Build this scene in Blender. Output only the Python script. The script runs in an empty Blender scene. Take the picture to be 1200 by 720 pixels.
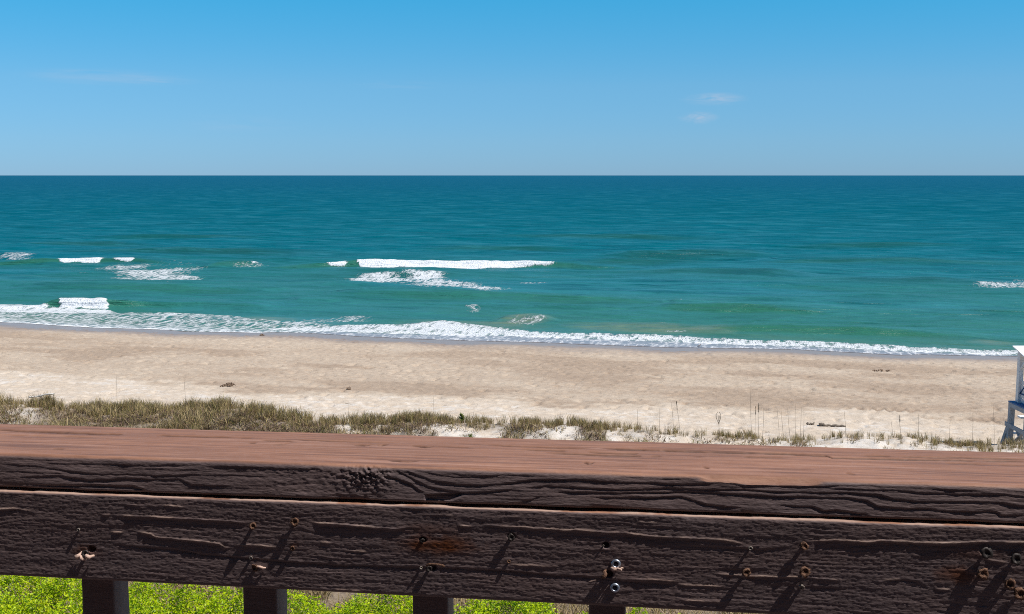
import bpy, math, random
import numpy as np
from mathutils import Vector, Matrix

random.seed(7)
RNG = np.random.default_rng(11)
SC = bpy.context.scene
COL = SC.collection
R = math.radians

# ------------------------------------------------------------------ camera
HC = 9.0                       # eye height above the sea
FPX = 1310.0                   # focal length in pixels of a 1200 px wide frame
PITCH = math.atan(154.3 / FPX)
cam_d = bpy.data.cameras.new('camera')
cam_d.sensor_width = 36.0
cam_d.lens = FPX / 1200.0 * 36.0
cam_d.clip_start = 0.05
cam_d.clip_end = 200000.0
cam = bpy.data.objects.new('camera', cam_d)
COL.objects.link(cam)
cam.location = (0, 0, HC)
cam.rotation_euler = (R(90) - PITCH, 0, 0)
SC.camera = cam

CP, SP = math.cos(PITCH), math.sin(PITCH)
def ray(px, py):
    rx = (px - 600.0) / FPX
    uy = (360.0 - py) / FPX
    return np.array([rx, CP + uy * SP, -SP + uy * CP])
def at(px, py, z):
    d = ray(px, py)
    t = (z - HC) / d[2]
    return np.array([0, 0, HC]) + t * d

# rail frame: near top edge of the cap runs through two points of that plane
DEPTH = 1.139
ZCAP = HC + DEPTH * ray(600, 551)[2]
ra, rb = at(0, 532.5, ZCAP), at(1200, 570.5, ZCAP)
RO = at(600, 551, ZCAP)
RU = (rb - ra) / np.linalg.norm(rb - ra)
RN = np.array([-RU[1], RU[0], 0.0])        # away from the viewer

# ------------------------------------------------------------------ sun, sky
SUN = 0.51 * RU - 0.152 * RN + np.array([0, 0, 0.85])
SUN = SUN / np.linalg.norm(SUN)
sun_d = bpy.data.lights.new('sun', 'SUN')
sun_d.energy = 4.2
sun_d.angle = R(0.53)
sun_d.color = (1.0, 0.955, 0.89)
sun = bpy.data.objects.new('sun', sun_d)
COL.objects.link(sun)
sun.location = (20, -20, 40)
sun.rotation_euler = Vector(SUN).to_track_quat('Z', 'Y').to_euler()

world = bpy.data.worlds.new('World')
SC.world = world
world.use_nodes = True
nt = world.node_tree
nt.nodes.clear()
def N(nt, typ, **kw):
    n = nt.nodes.new(typ)
    for k, v in kw.items():
        if k.startswith('i_'):
            n.inputs[k[2:].replace('_', ' ')].default_value = v
        else:
            setattr(n, k, v)
    return n
sky = N(nt, 'ShaderNodeTexSky', sky_type='NISHITA', sun_disc=False)
sky.sun_elevation = math.asin(SUN[2])
sky.sun_rotation = math.atan2(SUN[0], SUN[1])
sky.altitude = 0.0
sky.air_density = 0.7
sky.dust_density = 0.0
sky.ozone_density = 6.0
# clear polarised sky: balance of the sky light by height above the horizon
tcs = N(nt, 'ShaderNodeTexCoord'); sx_ = N(nt, 'ShaderNodeSeparateXYZ')
nt.links.new(tcs.outputs['Generated'], sx_.inputs[0])
bal = N(nt, 'ShaderNodeValToRGB')
STOPS = [(0.0, (0.315, 0.490, 0.740)), (0.03, (0.40, 0.610, 0.780)), (0.0775, (0.47, 0.785, 0.860)), (0.156, (0.26, 1.03, 1.06)), (0.45, (0.50, 0.95, 1.0)), (1.0, (0.75, 0.95, 1.0))]
while len(bal.color_ramp.elements) < len(STOPS): bal.color_ramp.elements.new(0.5)
for e_, (p_, c_) in zip(bal.color_ramp.elements, STOPS): e_.position = p_; e_.color = (*c_, 1)
nt.links.new(sx_.outputs['Z'], bal.inputs['Fac'])
tint = N(nt, 'ShaderNodeMixRGB', blend_type='MULTIPLY')
tint.inputs['Fac'].default_value = 1.0
nt.links.new(sky.outputs['Color'], tint.inputs['Color1'])
nt.links.new(bal.outputs['Color'], tint.inputs['Color2'])
# thin wisps of cloud low over the sea
tc = N(nt, 'ShaderNodeTexCoord')
cur = tint.outputs['Color']
def wisp(px, py, wx, wy, strength, seed):
    """a faint drawn-out cloud round one direction of the sky"""
    global cur
    d = ray(px, py); d = d / np.linalg.norm(d)
    right = np.array([d[1], -d[0], 0]); right /= np.linalg.norm(right)
    up = np.cross(right, d)
    dx = N(nt, 'ShaderNodeVectorMath', operation='DOT_PRODUCT'); dx.inputs[1].default_value = right
    dy = N(nt, 'ShaderNodeVectorMath', operation='DOT_PRODUCT'); dy.inputs[1].default_value = up
    dz = N(nt, 'ShaderNodeVectorMath', operation='DOT_PRODUCT'); dz.inputs[1].default_value = d
    for n in (dx, dy, dz): nt.links.new(tc.outputs['Generated'], n.inputs[0])
    comb = N(nt, 'ShaderNodeCombineXYZ')
    mx = N(nt, 'ShaderNodeMath', operation='DIVIDE'); mx.inputs[1].default_value = wx / FPX
    my = N(nt, 'ShaderNodeMath', operation='DIVIDE'); my.inputs[1].default_value = wy / FPX
    nt.links.new(dx.outputs['Value'], mx.inputs[0]); nt.links.new(dy.outputs['Value'], my.inputs[0])
    nt.links.new(mx.outputs[0], comb.inputs[0]); nt.links.new(my.outputs[0], comb.inputs[1])
    comb.inputs[2].default_value = seed
    ln = N(nt, 'ShaderNodeVectorMath', operation='MULTIPLY'); ln.inputs[1].default_value = (1, 1, 0)
    nt.links.new(comb.outputs[0], ln.inputs[0])
    le = N(nt, 'ShaderNodeVectorMath', operation='LENGTH'); nt.links.new(ln.outputs[0], le.inputs[0])
    fall = N(nt, 'ShaderNodeMapRange', interpolation_type='SMOOTHSTEP')
    fall.inputs['From Min'].default_value = 1.0; fall.inputs['From Max'].default_value = 0.0
    nt.links.new(le.outputs['Value'], fall.inputs['Value'])
    nz = N(nt, 'ShaderNodeTexNoise'); nz.inputs['Scale'].default_value = 1.6; nz.inputs['Detail'].default_value = 6
    nz.inputs['Distortion'].default_value = 0.6
    nt.links.new(comb.outputs[0], nz.inputs['Vector'])
    rr = N(nt, 'ShaderNodeMapRange'); rr.inputs['From Min'].default_value = 0.35; rr.inputs['From Max'].default_value = 0.75
    nt.links.new(nz.outputs[0], rr.inputs['Value'])
    m1 = N(nt, 'ShaderNodeMath', operation='MULTIPLY'); nt.links.new(fall.outputs[0], m1.inputs[0]); nt.links.new(rr.outputs[0], m1.inputs[1])
    pos = N(nt, 'ShaderNodeMath', operation='GREATER_THAN'); pos.inputs[1].default_value = 0.5; nt.links.new(dz.outputs['Value'], pos.inputs[0])
    m2 = N(nt, 'ShaderNodeMath', operation='MULTIPLY'); nt.links.new(m1.outputs[0], m2.inputs[0]); nt.links.new(pos.outputs[0], m2.inputs[1])
    m3 = N(nt, 'ShaderNodeMath', operation='MULTIPLY'); m3.inputs[1].default_value = strength; nt.links.new(m2.outputs[0], m3.inputs[0])
    mix = N(nt, 'ShaderNodeMixRGB'); mix.inputs['Color2'].default_value = (3.6, 4.4, 5.6, 1)
    nt.links.new(m3.outputs[0], mix.inputs['Fac']); nt.links.new(cur, mix.inputs['Color1'])
    cur = mix.outputs['Color']
wisp(125, 90, 110, 11, 0.42, 1.3)
wisp(185, 95, 60, 6, 0.30, 8.3)
wisp(470, 100, 70, 7, 0.14, 3.1)
wisp(838, 116, 46, 9, 0.85, 5.7)
wisp(818, 138, 28, 9, 0.80, 7.9)
wisp(280, 146, 90, 14, 0.12, 9.9)
bg = N(nt, 'ShaderNodeBackground'); bg.inputs['Strength'].default_value = 0.1
nt.links.new(cur, bg.inputs['Color'])
wo = N(nt, 'ShaderNodeOutputWorld')
nt.links.new(bg.outputs[0], wo.inputs['Surface'])

SC.view_settings.view_transform = 'Standard'
SC.view_settings.look = 'None'
SC.view_settings.gamma = 1.0
SC.view_settings.use_curve_mapping = False
SC.view_settings.exposure = 0.35
SC.cycles.max_bounces = 6
SC.cycles.use_denoising = False
SC.cycles.filter_width = 1.0
SC.cycles.sample_clamp_indirect = 4.0

# ------------------------------------------------------------------ numpy noise
_perm = np.random.default_rng(5).permutation(65536).astype(np.int64)
_vals = np.random.default_rng(6).random(65536)
def _h(ix, iy, s):
    return _vals[_perm[(ix + _perm[(iy + s * 101) & 65535]) & 65535]]
def vn(x, y, s=0):
    """value noise, 0..1"""
    x = np.asarray(x, float); y = np.asarray(y, float)
    ix = np.floor(x).astype(np.int64); iy = np.floor(y).astype(np.int64)
    fx = x - ix; fy = y - iy
    fx = fx * fx * fx * (fx * (fx * 6 - 15) + 10); fy = fy * fy * fy * (fy * (fy * 6 - 15) + 10)
    a = _h(ix, iy, s); b = _h(ix + 1, iy, s); c = _h(ix, iy + 1, s); d = _h(ix + 1, iy + 1, s)
    return (a * (1 - fx) + b * fx) * (1 - fy) + (c * (1 - fx) + d * fx) * fy
def fbm(x, y, s=0, o=4, g=0.5):
    t = 0; a = 1.0; n = 0
    for k in range(o):
        t = t + a * vn(x, y, s + k * 7); n += a
        x = x * 2.03 + 13.7; y = y * 2.03 + 7.1; a *= g
    return t / n
def ss(a, b, x):
    t = np.clip((x - a) / (b - a), 0, 1)
    return t * t * (3 - 2 * t)

# ------------------------------------------------------------------ mesh helpers
def mesh_np(name, V, F, mat=None, smooth=False, attrs=None, parent=None, colors=None):
    """V (n,3); F list of (m,k) index arrays"""
    me = bpy.data.meshes.new(name)
    V = np.asarray(V, np.float32)
    F = [np.asarray(f, np.int32) for f in F if len(f)]
    me.vertices.add(len(V)); me.vertices.foreach_set('co', V.ravel())
    nl = sum(f.size for f in F); npoly = sum(len(f) for f in F)
    me.loops.add(nl); me.loops.foreach_set('vertex_index', np.concatenate([f.ravel() for f in F]))
    me.polygons.add(npoly)
    tot = np.concatenate([np.full(len(f), f.shape[1], np.int32) for f in F])
    st = np.concatenate([[0], np.cumsum(tot)[:-1]]).astype(np.int32)
    me.polygons.foreach_set('loop_start', st)
    me.polygons.foreach_set('loop_total', tot)
    me.polygons.foreach_set('use_smooth', np.full(npoly, smooth))
    me.update(calc_edges=True)
    for k, a in (attrs or {}).items():
        at_ = me.attributes.new(k, 'FLOAT', 'POINT'); at_.data.foreach_set('value', np.asarray(a, np.float32).ravel())
    for k, a in (colors or {}).items():
        at_ = me.attributes.new(k, 'FLOAT_COLOR', 'POINT')
        a = np.asarray(a, np.float32)
        at_.data.foreach_set('color', np.concatenate([a, np.ones((len(a), 1), np.float32)], 1).ravel())
    if mat: me.materials.append(mat)
    o = bpy.data.objects.new(name, me); COL.objects.link(o)
    if parent: o.parent = parent
    return o
def grid_faces(nu, nv, wrap=False):
    i = np.arange(nu - 1)[:, None]
    j = np.arange(nv if wrap else nv - 1)[None, :]
    a = i * nv + j; b = i * nv + (j + 1) % nv; c = (i + 1) * nv + (j + 1) % nv; d = (i + 1) * nv + j
    return np.stack(np.broadcast_arrays(a, d, c, b), -1).reshape(-1, 4)
class MB:
    """collects simple solids into one mesh"""
    def __init__(s): s.V = []; s.F4 = []; s.F3 = []; s.n = 0
    def add(s, V, F4=(), F3=()):
        V = np.asarray(V, float)
        if len(F4): s.F4.append(np.asarray(F4) + s.n)
        if len(F3): s.F3.append(np.asarray(F3) + s.n)
        s.V.append(V); s.n += len(V)
    def box(s, c, size, M=None, bev=0.0):
        sx, sy, sz = [q / 2 for q in size]
        b = min(bev, sx * .9, sy * .9, sz * .9)
        if b <= 0:
            V = np.array([[x, y, z] for x in (-sx, sx) for y in (-sy, sy) for z in (-sz, sz)])
            F = [[0, 1, 3, 2], [4, 6, 7, 5], [0, 4, 5, 1], [2, 3, 7, 6], [0, 2, 6, 4], [1, 5, 7, 3]]
            F3 = []
        else:
            V = []; idx = {}
            for x in (-1, 1):
                for y in (-1, 1):
                    for z in (-1, 1):
                        for k in range(3):
                            p = [x * sx, y * sy, z * sz]
                            for q in range(3):
                                if q != k: p[q] -= (x, y, z)[q] * b
                            idx[(x, y, z, k)] = len(V); V.append(p)
            F = []
            F3 = []
            for k in range(3):
                o = [q for q in range(3) if q != k]
                for sg in (-1, 1):
                    loop = []
                    for (a_, b_) in ((-1, -1), (1, -1), (1, 1), (-1, 1)):
                        t = [0, 0, 0]; t[k] = sg; t[o[0]] = a_; t[o[1]] = b_
                        loop.append(idx[(t[0], t[1], t[2], k)])
                    flip = (sg < 0) ^ (k == 1)
                    F.append(loop[::-1] if flip else loop)
            for ax in range(3):
                o = [q for q in range(3) if q != ax]
                for a_ in (-1, 1):
                    for b_ in (-1, 1):
                        l = []
                        for e in (-1, 1):
                            t = [0, 0, 0]; t[ax] = e; t[o[0]] = a_; t[o[1]] = b_
                            l.append((idx[(t[0], t[1], t[2], o[0])], idx[(t[0], t[1], t[2], o[1])]))
                        F.append([l[0][0], l[0][1], l[1][1], l[1][0]])
            for x in (-1, 1):
                for y in (-1, 1):
                    for z in (-1, 1):
                        F3.append([idx[(x, y, z, k)] for k in range(3)])
            V = np.array(V)
        if M is not None: V = V @ np.asarray(M).T
        s.add(V + np.asarray(c), F, F3)
    def beam(s, a, b, w, h, bev=0.004, up=(0, 0, 1)):
        a = np.asarray(a, float); b = np.asarray(b, float)
        d = b - a; L = np.linalg.norm(d); d /= L
        up = np.asarray(up, float)
        x = np.cross(up, d)
        if np.linalg.norm(x) < 1e-4: x = np.array([1.0, 0, 0])
        x /= np.linalg.norm(x); y = np.cross(d, x)
        s.box((a + b) / 2, (w, h, L), np.stack([x, y, d], 1), bev)
    def tube(s, pts, rad, n=6, cap=True):
        pts = np.asarray(pts, float); rad = np.broadcast_to(np.asarray(rad, float), (len(pts),))
        T = np.gradient(pts, axis=0); T /= np.linalg.norm(T, axis=1)[:, None] + 1e-12
        ref = np.array([0.31, 0.87, 0.13]) if abs(T[0][1]) < .9 else np.array([1., .1, 0])
        V = []
        for p, t, r in zip(pts, T, rad):
            x = np.cross(ref, t); x /= np.linalg.norm(x); y = np.cross(t, x)
            for k in range(n):
                a_ = 2 * math.pi * k / n
                V.append(p + r * (math.cos(a_) * x + math.sin(a_) * y))
        F = grid_faces(len(pts), n, True)
        F3 = []
        if cap:
            V.append(pts[0]); V.append(pts[-1]); m = len(pts) * n
            for k in range(n):
                F3.append([m, (k + 1) % n, k]); F3.append([m + 1, m - n + k, m - n + (k + 1) % n])
        s.add(V, F, F3)
    def build(s, name, mat, parent=None, smooth=False, attrs=None):
        F = []
        if s.F4: F.append(np.concatenate(s.F4))
        if s.F3: F.append(np.concatenate(s.F3))
        o = mesh_np(name, np.concatenate(s.V), F, mat, smooth, attrs, parent)
        return o
def fix_normals(o):
    import bmesh
    bm = bmesh.new(); bm.from_mesh(o.data); bmesh.ops.recalc_face_normals(bm, faces=bm.faces); bm.to_mesh(o.data); bm.free()
    return o
def tag(o, label=None, cat=None, group=None, kind=None):
    if label: o['label'] = label
    if cat: o['category'] = cat
    if group: o['group'] = group
    if kind: o['kind'] = kind
    return o
def empty(name, loc, rz=0.0):
    o = bpy.data.objects.new(name, None); COL.objects.link(o)
    o.empty_display_size = 0.2
    o.location = [float(q) for q in loc]; o.rotation_euler = (0, 0, rz)
    return o

# ------------------------------------------------------------------ materials
def mat(name):
    m = bpy.data.materials.new(name); m.use_nodes = True
    t = m.node_tree
    b = t.nodes['Principled BSDF']
    return m, t, b
def L(t, a, b): t.links.new(a, b)
def attr(t, name, kind='Fac'):
    n = N(t, 'ShaderNodeAttribute'); n.attribute_name = name
    return n.outputs[kind]
def noise(t, scale, detail=4, vec=None, dist=0.0, rough=0.55):
    n = N(t, 'ShaderNodeTexNoise')
    n.inputs['Scale'].default_value = scale; n.inputs['Detail'].default_value = detail
    n.inputs['Distortion'].default_value = dist; n.inputs['Roughness'].default_value = rough
    if vec is not None: L(t, vec, n.inputs['Vector'])
    return n.outputs[0]
def mapping(t, scale, src='Object', rot=(0, 0, 0), loc=(0, 0, 0)):
    tc_ = N(t, 'ShaderNodeTexCoord'); m = N(t, 'ShaderNodeMapping')
    m.inputs['Scale'].default_value = scale; m.inputs['Rotation'].default_value = rot; m.inputs['Location'].default_value = loc
    L(t, tc_.outputs[src], m.inputs['Vector'])
    return m.outputs[0]
def ramp(t, fac, stops):
    n = N(t, 'ShaderNodeValToRGB'); e = n.color_ramp.elements
    while len(e) < len(stops): e.new(0.5)
    for q, (p, c) in zip(e, stops):
        q.position = p; q.color = (*c, 1) if len(c) == 3 else c
    L(t, fac, n.inputs['Fac'])
    return n.outputs['Color']
def mixc(t, fac, a, b, mode='MIX'):
    n = N(t, 'ShaderNodeMixRGB', blend_type=mode)
    for s, v in (('Fac', fac), ('Color1', a), ('Color2', b)):
        if isinstance(v, (tuple, list)): n.inputs[s].default_value = (*v, 1) if len(v) == 3 else v
        elif isinstance(v, (int, float)): n.inputs[s].default_value = v
        else: L(t, v, n.inputs[s])
    return n.outputs['Color']
def math_(t, op, a, b=None, clamp=False):
    n = N(t, 'ShaderNodeMath', operation=op); n.use_clamp = clamp
    for k, v in enumerate((a, b)):
        if v is None: continue
        if isinstance(v, (int, float)): n.inputs[k].default_value = v
        else: L(t, v, n.inputs[k])
    return n.outputs[0]
def mrange(t, v, a, b, c=0.0, d=1.0, smooth=False):
    n = N(t, 'ShaderNodeMapRange')
    if smooth: n.interpolation_type = 'SMOOTHSTEP'
    for k, q in (('From Min', a), ('From Max', b), ('To Min', c), ('To Max', d)):
        if isinstance(q, (int, float)): n.inputs[k].default_value = q
        else: L(t, q, n.inputs[k])
    L(t, v, n.inputs['Value'])
    return n.outputs[0]
def bump(t, b, h, strength, dist):
    n = N(t, 'ShaderNodeBump'); n.inputs['Strength'].default_value = strength; n.inputs['Distance'].default_value = dist
    L(t, h, n.inputs['Height']); L(t, n.outputs[0], b.inputs['Normal'])
    return n

# painted, weathered rail timber
m_paint, t, b = mat('weathered_brown_paint')
v1 = mapping(t, (3, 40, 40)); v2 = mapping(t, (60, 60, 60))
grain = noise(t, 4, 6, v1, 0.3)
blot = noise(t, 5, 4, mapping(t, (1, 3, 3)))
c = ramp(t, grain, [(0.25, (0.115, 0.079, 0.077)), (0.5, (0.148, 0.102, 0.098)), (0.8, (0.190, 0.133, 0.126))])
c = mixc(t, mrange(t, blot, 0.35, 0.7, 0.0, 0.5), c, (0.122, 0.097, 0.103))
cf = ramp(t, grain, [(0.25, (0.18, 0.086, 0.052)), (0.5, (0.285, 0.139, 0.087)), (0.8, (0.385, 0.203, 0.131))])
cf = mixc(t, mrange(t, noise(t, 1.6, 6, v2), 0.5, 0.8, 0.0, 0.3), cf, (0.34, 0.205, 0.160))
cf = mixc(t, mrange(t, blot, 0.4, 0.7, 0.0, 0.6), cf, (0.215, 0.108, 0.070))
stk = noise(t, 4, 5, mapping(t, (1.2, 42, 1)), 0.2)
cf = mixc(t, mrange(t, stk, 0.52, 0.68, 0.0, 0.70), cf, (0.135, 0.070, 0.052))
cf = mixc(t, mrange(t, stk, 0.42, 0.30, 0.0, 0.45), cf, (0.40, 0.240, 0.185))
c = mixc(t, attr(t, 'faded_lit'), c, cf)  # fading plus the sunlit tone of upward faces, put into the colour
c = mixc(t, attr(t, 'lit_edge'), c, mixc(t, blot, (0.36, 0.225, 0.175), (0.50, 0.38, 0.32)))  # sun-catching lips and top edge brightened in the paint colour
c = mixc(t, attr(t, 'crack'), c, (0.030, 0.020, 0.018))
c = mixc(t, attr(t, 'rust'), c, (0.120, 0.036, 0.010))
L(t, c, b.inputs['Base Color'])
b.inputs['Roughness'].default_value = 0.62
b.inputs['Specular IOR Level'].default_value = 0.28
fine = noise(t, 9, 6, mapping(t, (18, 90, 90)), 0.2)
bump(t, b, fine, 0.7, 0.0008)

def simple(name, col, rough=0.6, metal=0.0, spec=0.4, var=0.25, scale=30, bmp=0.0, bd=0.001):
    m, t, b = mat(name)
    nz = noise(t, scale, 5, mapping(t, (1, 1, 1)))
    lo = tuple(q * (1 - var) for q in col); hi = tuple(min(1, q * (1 + var)) for q in col)
    L(t, ramp(t, nz, [(0.3, lo), (0.7, hi)]), b.inputs['Base Color'])
    b.inputs['Roughness'].default_value = rough; b.inputs['Metallic'].default_value = metal
    b.inputs['Specular IOR Level'].default_value = spec
    if bmp: bump(t, b, nz, bmp, bd)
    return m
m_siding = simple('dark_stained_siding', (0.075, 0.058, 0.052), 0.8, 0, 0.2, 0.25, 6)
m_rust = simple('rusty_iron', (0.135, 0.072, 0.046), 0.75, 0.3, 0.3, 0.75, 500, 0.8, 0.0012)
m_blackiron = simple('blackened_iron', (0.035, 0.028, 0.026), 0.55, 0.4, 0.4, 0.4, 400, 0.5, 0.0006)
m_zinc = simple('zinc_screw', (0.40, 0.45, 0.53), 0.42, 0.9, 0.5, 0.25, 300)
m_dull = simple('dull_iron', (0.20, 0.17, 0.15), 0.6, 0.4, 0.4, 0.4, 400)
m_zincdark = simple('screw_recess', (0.03, 0.035, 0.05), 0.5, 0.6, 0.4, 0.2, 300)
m_split = simple('bare_split_wood', (0.52, 0.36, 0.29), 0.8, 0, 0.2, 0.3, 300, 0.6, 0.001)
m_white = simple('white_weathered_paint', (0.66, 0.66, 0.66), 0.6, 0, 0.3, 0.12, 14, 0.2, 0.002)
m_grey = simple('grey_weathered_wood', (0.33, 0.335, 0.35), 0.75, 0, 0.25, 0.2, 14, 0.3, 0.003)
m_canvas = simple('white_roof_paint', (0.82, 0.82, 0.81), 0.6, 0, 0.3, 0.05, 6)
m_bluepaint = simple('blue_paint', (0.035, 0.13, 0.30), 0.55, 0, 0.35, 0.2, 12)
m_navy = simple('dark_blue_lettering', (0.016, 0.085, 0.23), 0.5, 0, 0.35, 0.15, 20)
m_drift = simple('bleached_driftwood', (0.62, 0.58, 0.53), 0.85, 0, 0.2, 0.3, 18, 0.5, 0.01)
m_log = simple('grey_brown_driftwood', (0.20, 0.165, 0.13), 0.85, 0, 0.2, 0.35, 18, 0.5, 0.01)
m_weed = simple('dried_seaweed', (0.21, 0.145, 0.10), 0.85, 0, 0.2, 0.5, 20, 0.5, 0.02)
m_stalk = simple('dry_stalk', (0.21, 0.165, 0.115), 0.8, 0, 0.2, 0.3, 10)
m_bird = simple('grey_feathers', (0.20, 0.20, 0.21), 0.8, 0, 0.2, 0.3, 60)
m_beak = simple('dark_bill', (0.03, 0.025, 0.02), 0.5)

# foliage
def leafmat(name, base_attr, trans=0.35, rough=0.45, spec=0.3):
    m, t, b = mat(name)
    c = attr(t, base_attr, 'Color')
    L(t, c, b.inputs['Base Color']); b.inputs['Roughness'].default_value = rough
    b.inputs['Specular IOR Level'].default_value = spec
    tr = N(t, 'ShaderNodeBsdfTranslucent'); L(t, c, tr.inputs['Color'])
    ms = N(t, 'ShaderNodeMixShader'); ms.inputs[0].default_value = trans
    L(t, b.outputs[0], ms.inputs[1]); L(t, tr.outputs[0], ms.inputs[2])
    L(t, ms.outputs[0], t.nodes['Material Output'].inputs['Surface'])
    return m
m_grass = leafmat('dune_grass_blades', 'tone', 0.25, 0.6, 0.2)
m_leaf = leafmat('bright_green_leaves', 'tone', 0.40, 0.45, 0.3)

# sand
m_sand, t, b = mat('beach_sand')
n1 = noise(t, 2.2, 8, mapping(t, (1, 1.6, 1)), 0.2, 0.6)
n2 = noise(t, 12, 8, mapping(t, (1, 1, 1)), 0.0, 0.65)
n3 = noise(t, 0.35, 5, mapping(t, (0.7, 1.4, 1)), 0.5)
tone = attr(t, 'tone')
tt = math_(t, 'ADD', tone, mrange(t, n1, 0.3, 0.7, -0.13, 0.13))
tt = math_(t, 'ADD', tt, mrange(t, n3, 0.3, 0.7, -0.09, 0.09))
c = ramp(t, tt, [(0.0, (0.285, 0.210, 0.152)), (0.35, (0.395, 0.302, 0.222)), (0.62, (0.485, 0.393, 0.300)), (0.85, (0.565, 0.470, 0.370)), (1.0, (0.63, 0.575, 0.51))])
c = mixc(t, mrange(t, n2, 0.30, 0.43, 0.55, 0.0), c, (0.20, 0.155, 0.118))
c = mixc(t, mrange(t, noise(t, 23, 3, mapping(t, (1, 1, 1))), 0.60, 0.72, 0.0, 0.5), c, (0.66, 0.58, 0.49))
c = mixc(t, attr(t, 'litter'), c, mixc(t, mrange(t, n2, 0.4, 0.6), (0.115, 0.085, 0.062), (0.24, 0.185, 0.13)))
wet = attr(t, 'wet')
c = mixc(t, wet, c, (0.285, 0.220, 0.175))
L(t, c, b.inputs['Base Color'])
L(t, mrange(t, wet, 0, 1, 0.95, 0.30), b.inputs['Roughness'])
L(t, mrange(t, wet, 0, 1, 0.1, 0.5), b.inputs['Specular IOR Level'])
bn = N(t, 'ShaderNodeBump'); bn.inputs['Distance'].default_value = 0.06
L(t, mrange(t, wet, 0, 1, 0.75, 0.05), bn.inputs['Strength'])
L(t, noise(t, 7, 8, mapping(t, (1, 1.3, 1)), 0.1, 0.7), bn.inputs['Height']); L(t, bn.outputs[0], b.inputs['Normal'])

# sea
m_sea, t, b = mat('sea_water')
depth = attr(t, 'far'); green = attr(t, 'green'); foam = attr(t, 'foam'); film = attr(t, 'film'); tan = attr(t, 'silt')
c = ramp(t, depth, [(0.0, (0.055, 0.220, 0.195)), (0.10, (0.026, 0.180, 0.190)), (0.22, (0.000, 0.118, 0.150)), (0.40, (0.000, 0.094, 0.140)), (0.70, (0.000, 0.074, 0.142)), (1.0, (0.000, 0.074, 0.155))])
streak = noise(t, 1.0, 6, mapping(t, (0.03, 0.22, 1)), 0.4, 0.6)
c = mixc(t, mrange(t, streak, 0.35, 0.65, 0.0, 0.35), c, (0.000, 0.085, 0.115))
c = mixc(t, attr(t, 'face'), c, (0.006, 0.078, 0.080))  # swell fronts darkened in the colour, for their weaker sky reflection
f0 = noise(t, 1.0, 6, mapping(t, (0.5, 0.9, 1)), 0.8, 0.6)
streak2 = noise(t, 1.0, 9, mapping(t, (0.10, 0.55, 1), rot=(0, 0, 0.06)), 0.5, 0.68)
c = mixc(t, mrange(t, streak2, 0.36, 0.50, 0.65, 0.0), c, (0.000, 0.072, 0.092))
c = mixc(t, mrange(t, streak2, 0.51, 0.64, 0.0, 0.55), c, (0.030, 0.185, 0.235))
c = mixc(t, green, c, (0.026, 0.140, 0.085))
c = mixc(t, math_(t, 'MULTIPLY', tan, mrange(t, f0, 0.3, 0.65, 0.35, 1.25)), c, (0.225, 0.240, 0.150))
c = mixc(t, film, c, (0.30, 0.28, 0.275))
fz = mapping(t, (1.5, 0.46, 1))
f1 = noise(t, 1.9, 7, fz, 1.3, 0.62)
vor = N(t, 'ShaderNodeTexVoronoi', feature='DISTANCE_TO_EDGE'); vor.inputs['Scale'].default_value = 1.3
wv = N(t, 'ShaderNodeVectorMath', operation='ADD'); L(t, fz, wv.inputs[0])
nn = N(t, 'ShaderNodeTexNoise'); nn.inputs['Scale'].default_value = 1.2; nn.inputs['Detail'].default_value = 5; L(t, fz, nn.inputs['Vector'])
L(t, nn.outputs['Color'], wv.inputs[1]); L(t, wv.outputs[0], vor.inputs['Vector'])
lace = mrange(t, vor.outputs['Distance'], 0.0, 0.32, 1.0, 0.0)
f2 = noise(t, 6.5, 4, fz, 0.6, 0.6)
pat = math_(t, 'ADD', math_(t, 'MULTIPLY', mrange(t, f1, 0.30, 0.70), 0.50), math_(t, 'MULTIPLY', lace, 0.30))
pat = math_(t, 'ADD', pat, math_(t, 'MULTIPLY', mrange(t, f2, 0.30, 0.70), 0.20))
thr = mrange(t, foam, 0, 1, 1.0, -0.10)
ff = mrange(t, math_(t, 'SUBTRACT', pat, thr), -0.16, 0.24, 0.0, 1.0, True)
ff = math_(t, 'MULTIPLY', ff, mrange(t, foam, 0.02, 0.15))
ff = math_(t, 'MULTIPLY', ff, mrange(t, foam, 0.35, 0.8, 0.66, 1.0))
c = mixc(t, ff, c, ramp(t, f2, [(0.28, (0.56, 0.61, 0.65)), (0.5, (0.75, 0.765, 0.775)), (0.65, (0.82, 0.825, 0.83))]))
L(t, c, b.inputs['Base Color'])
w1 = noise(t, 1.0, 7, mapping(t, (0.45, 1.25, 1), rot=(0, 0, 0.12)), 0.5, 0.62)
w2 = noise(t, 1.0, 4, mapping(t, (0.10, 0.36, 1), rot=(0, 0, -0.10)), 0.4, 0.55)
w3 = noise(t, 1.0, 4, mapping(t, (0.018, 0.07, 1)), 0.4, 0.6)
hh = math_(t, 'ADD', math_(t, 'MULTIPLY', w1, 0.30), math_(t, 'MULTIPLY', w2, 0.9))
hh = math_(t, 'ADD', hh, math_(t, 'MULTIPLY', w3, 2.5))
hh = math_(t, 'ADD', hh, math_(t, 'MULTIPLY', math_(t, 'MULTIPLY', ff, f2), 0.22))
bn = N(t, 'ShaderNodeBump'); bn.inputs['Distance'].default_value = 1.0
L(t, mrange(t, film, 0, 1, 0.85, 0.05), bn.inputs['Strength'])
L(t, hh, bn.inputs['Height'])
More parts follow.
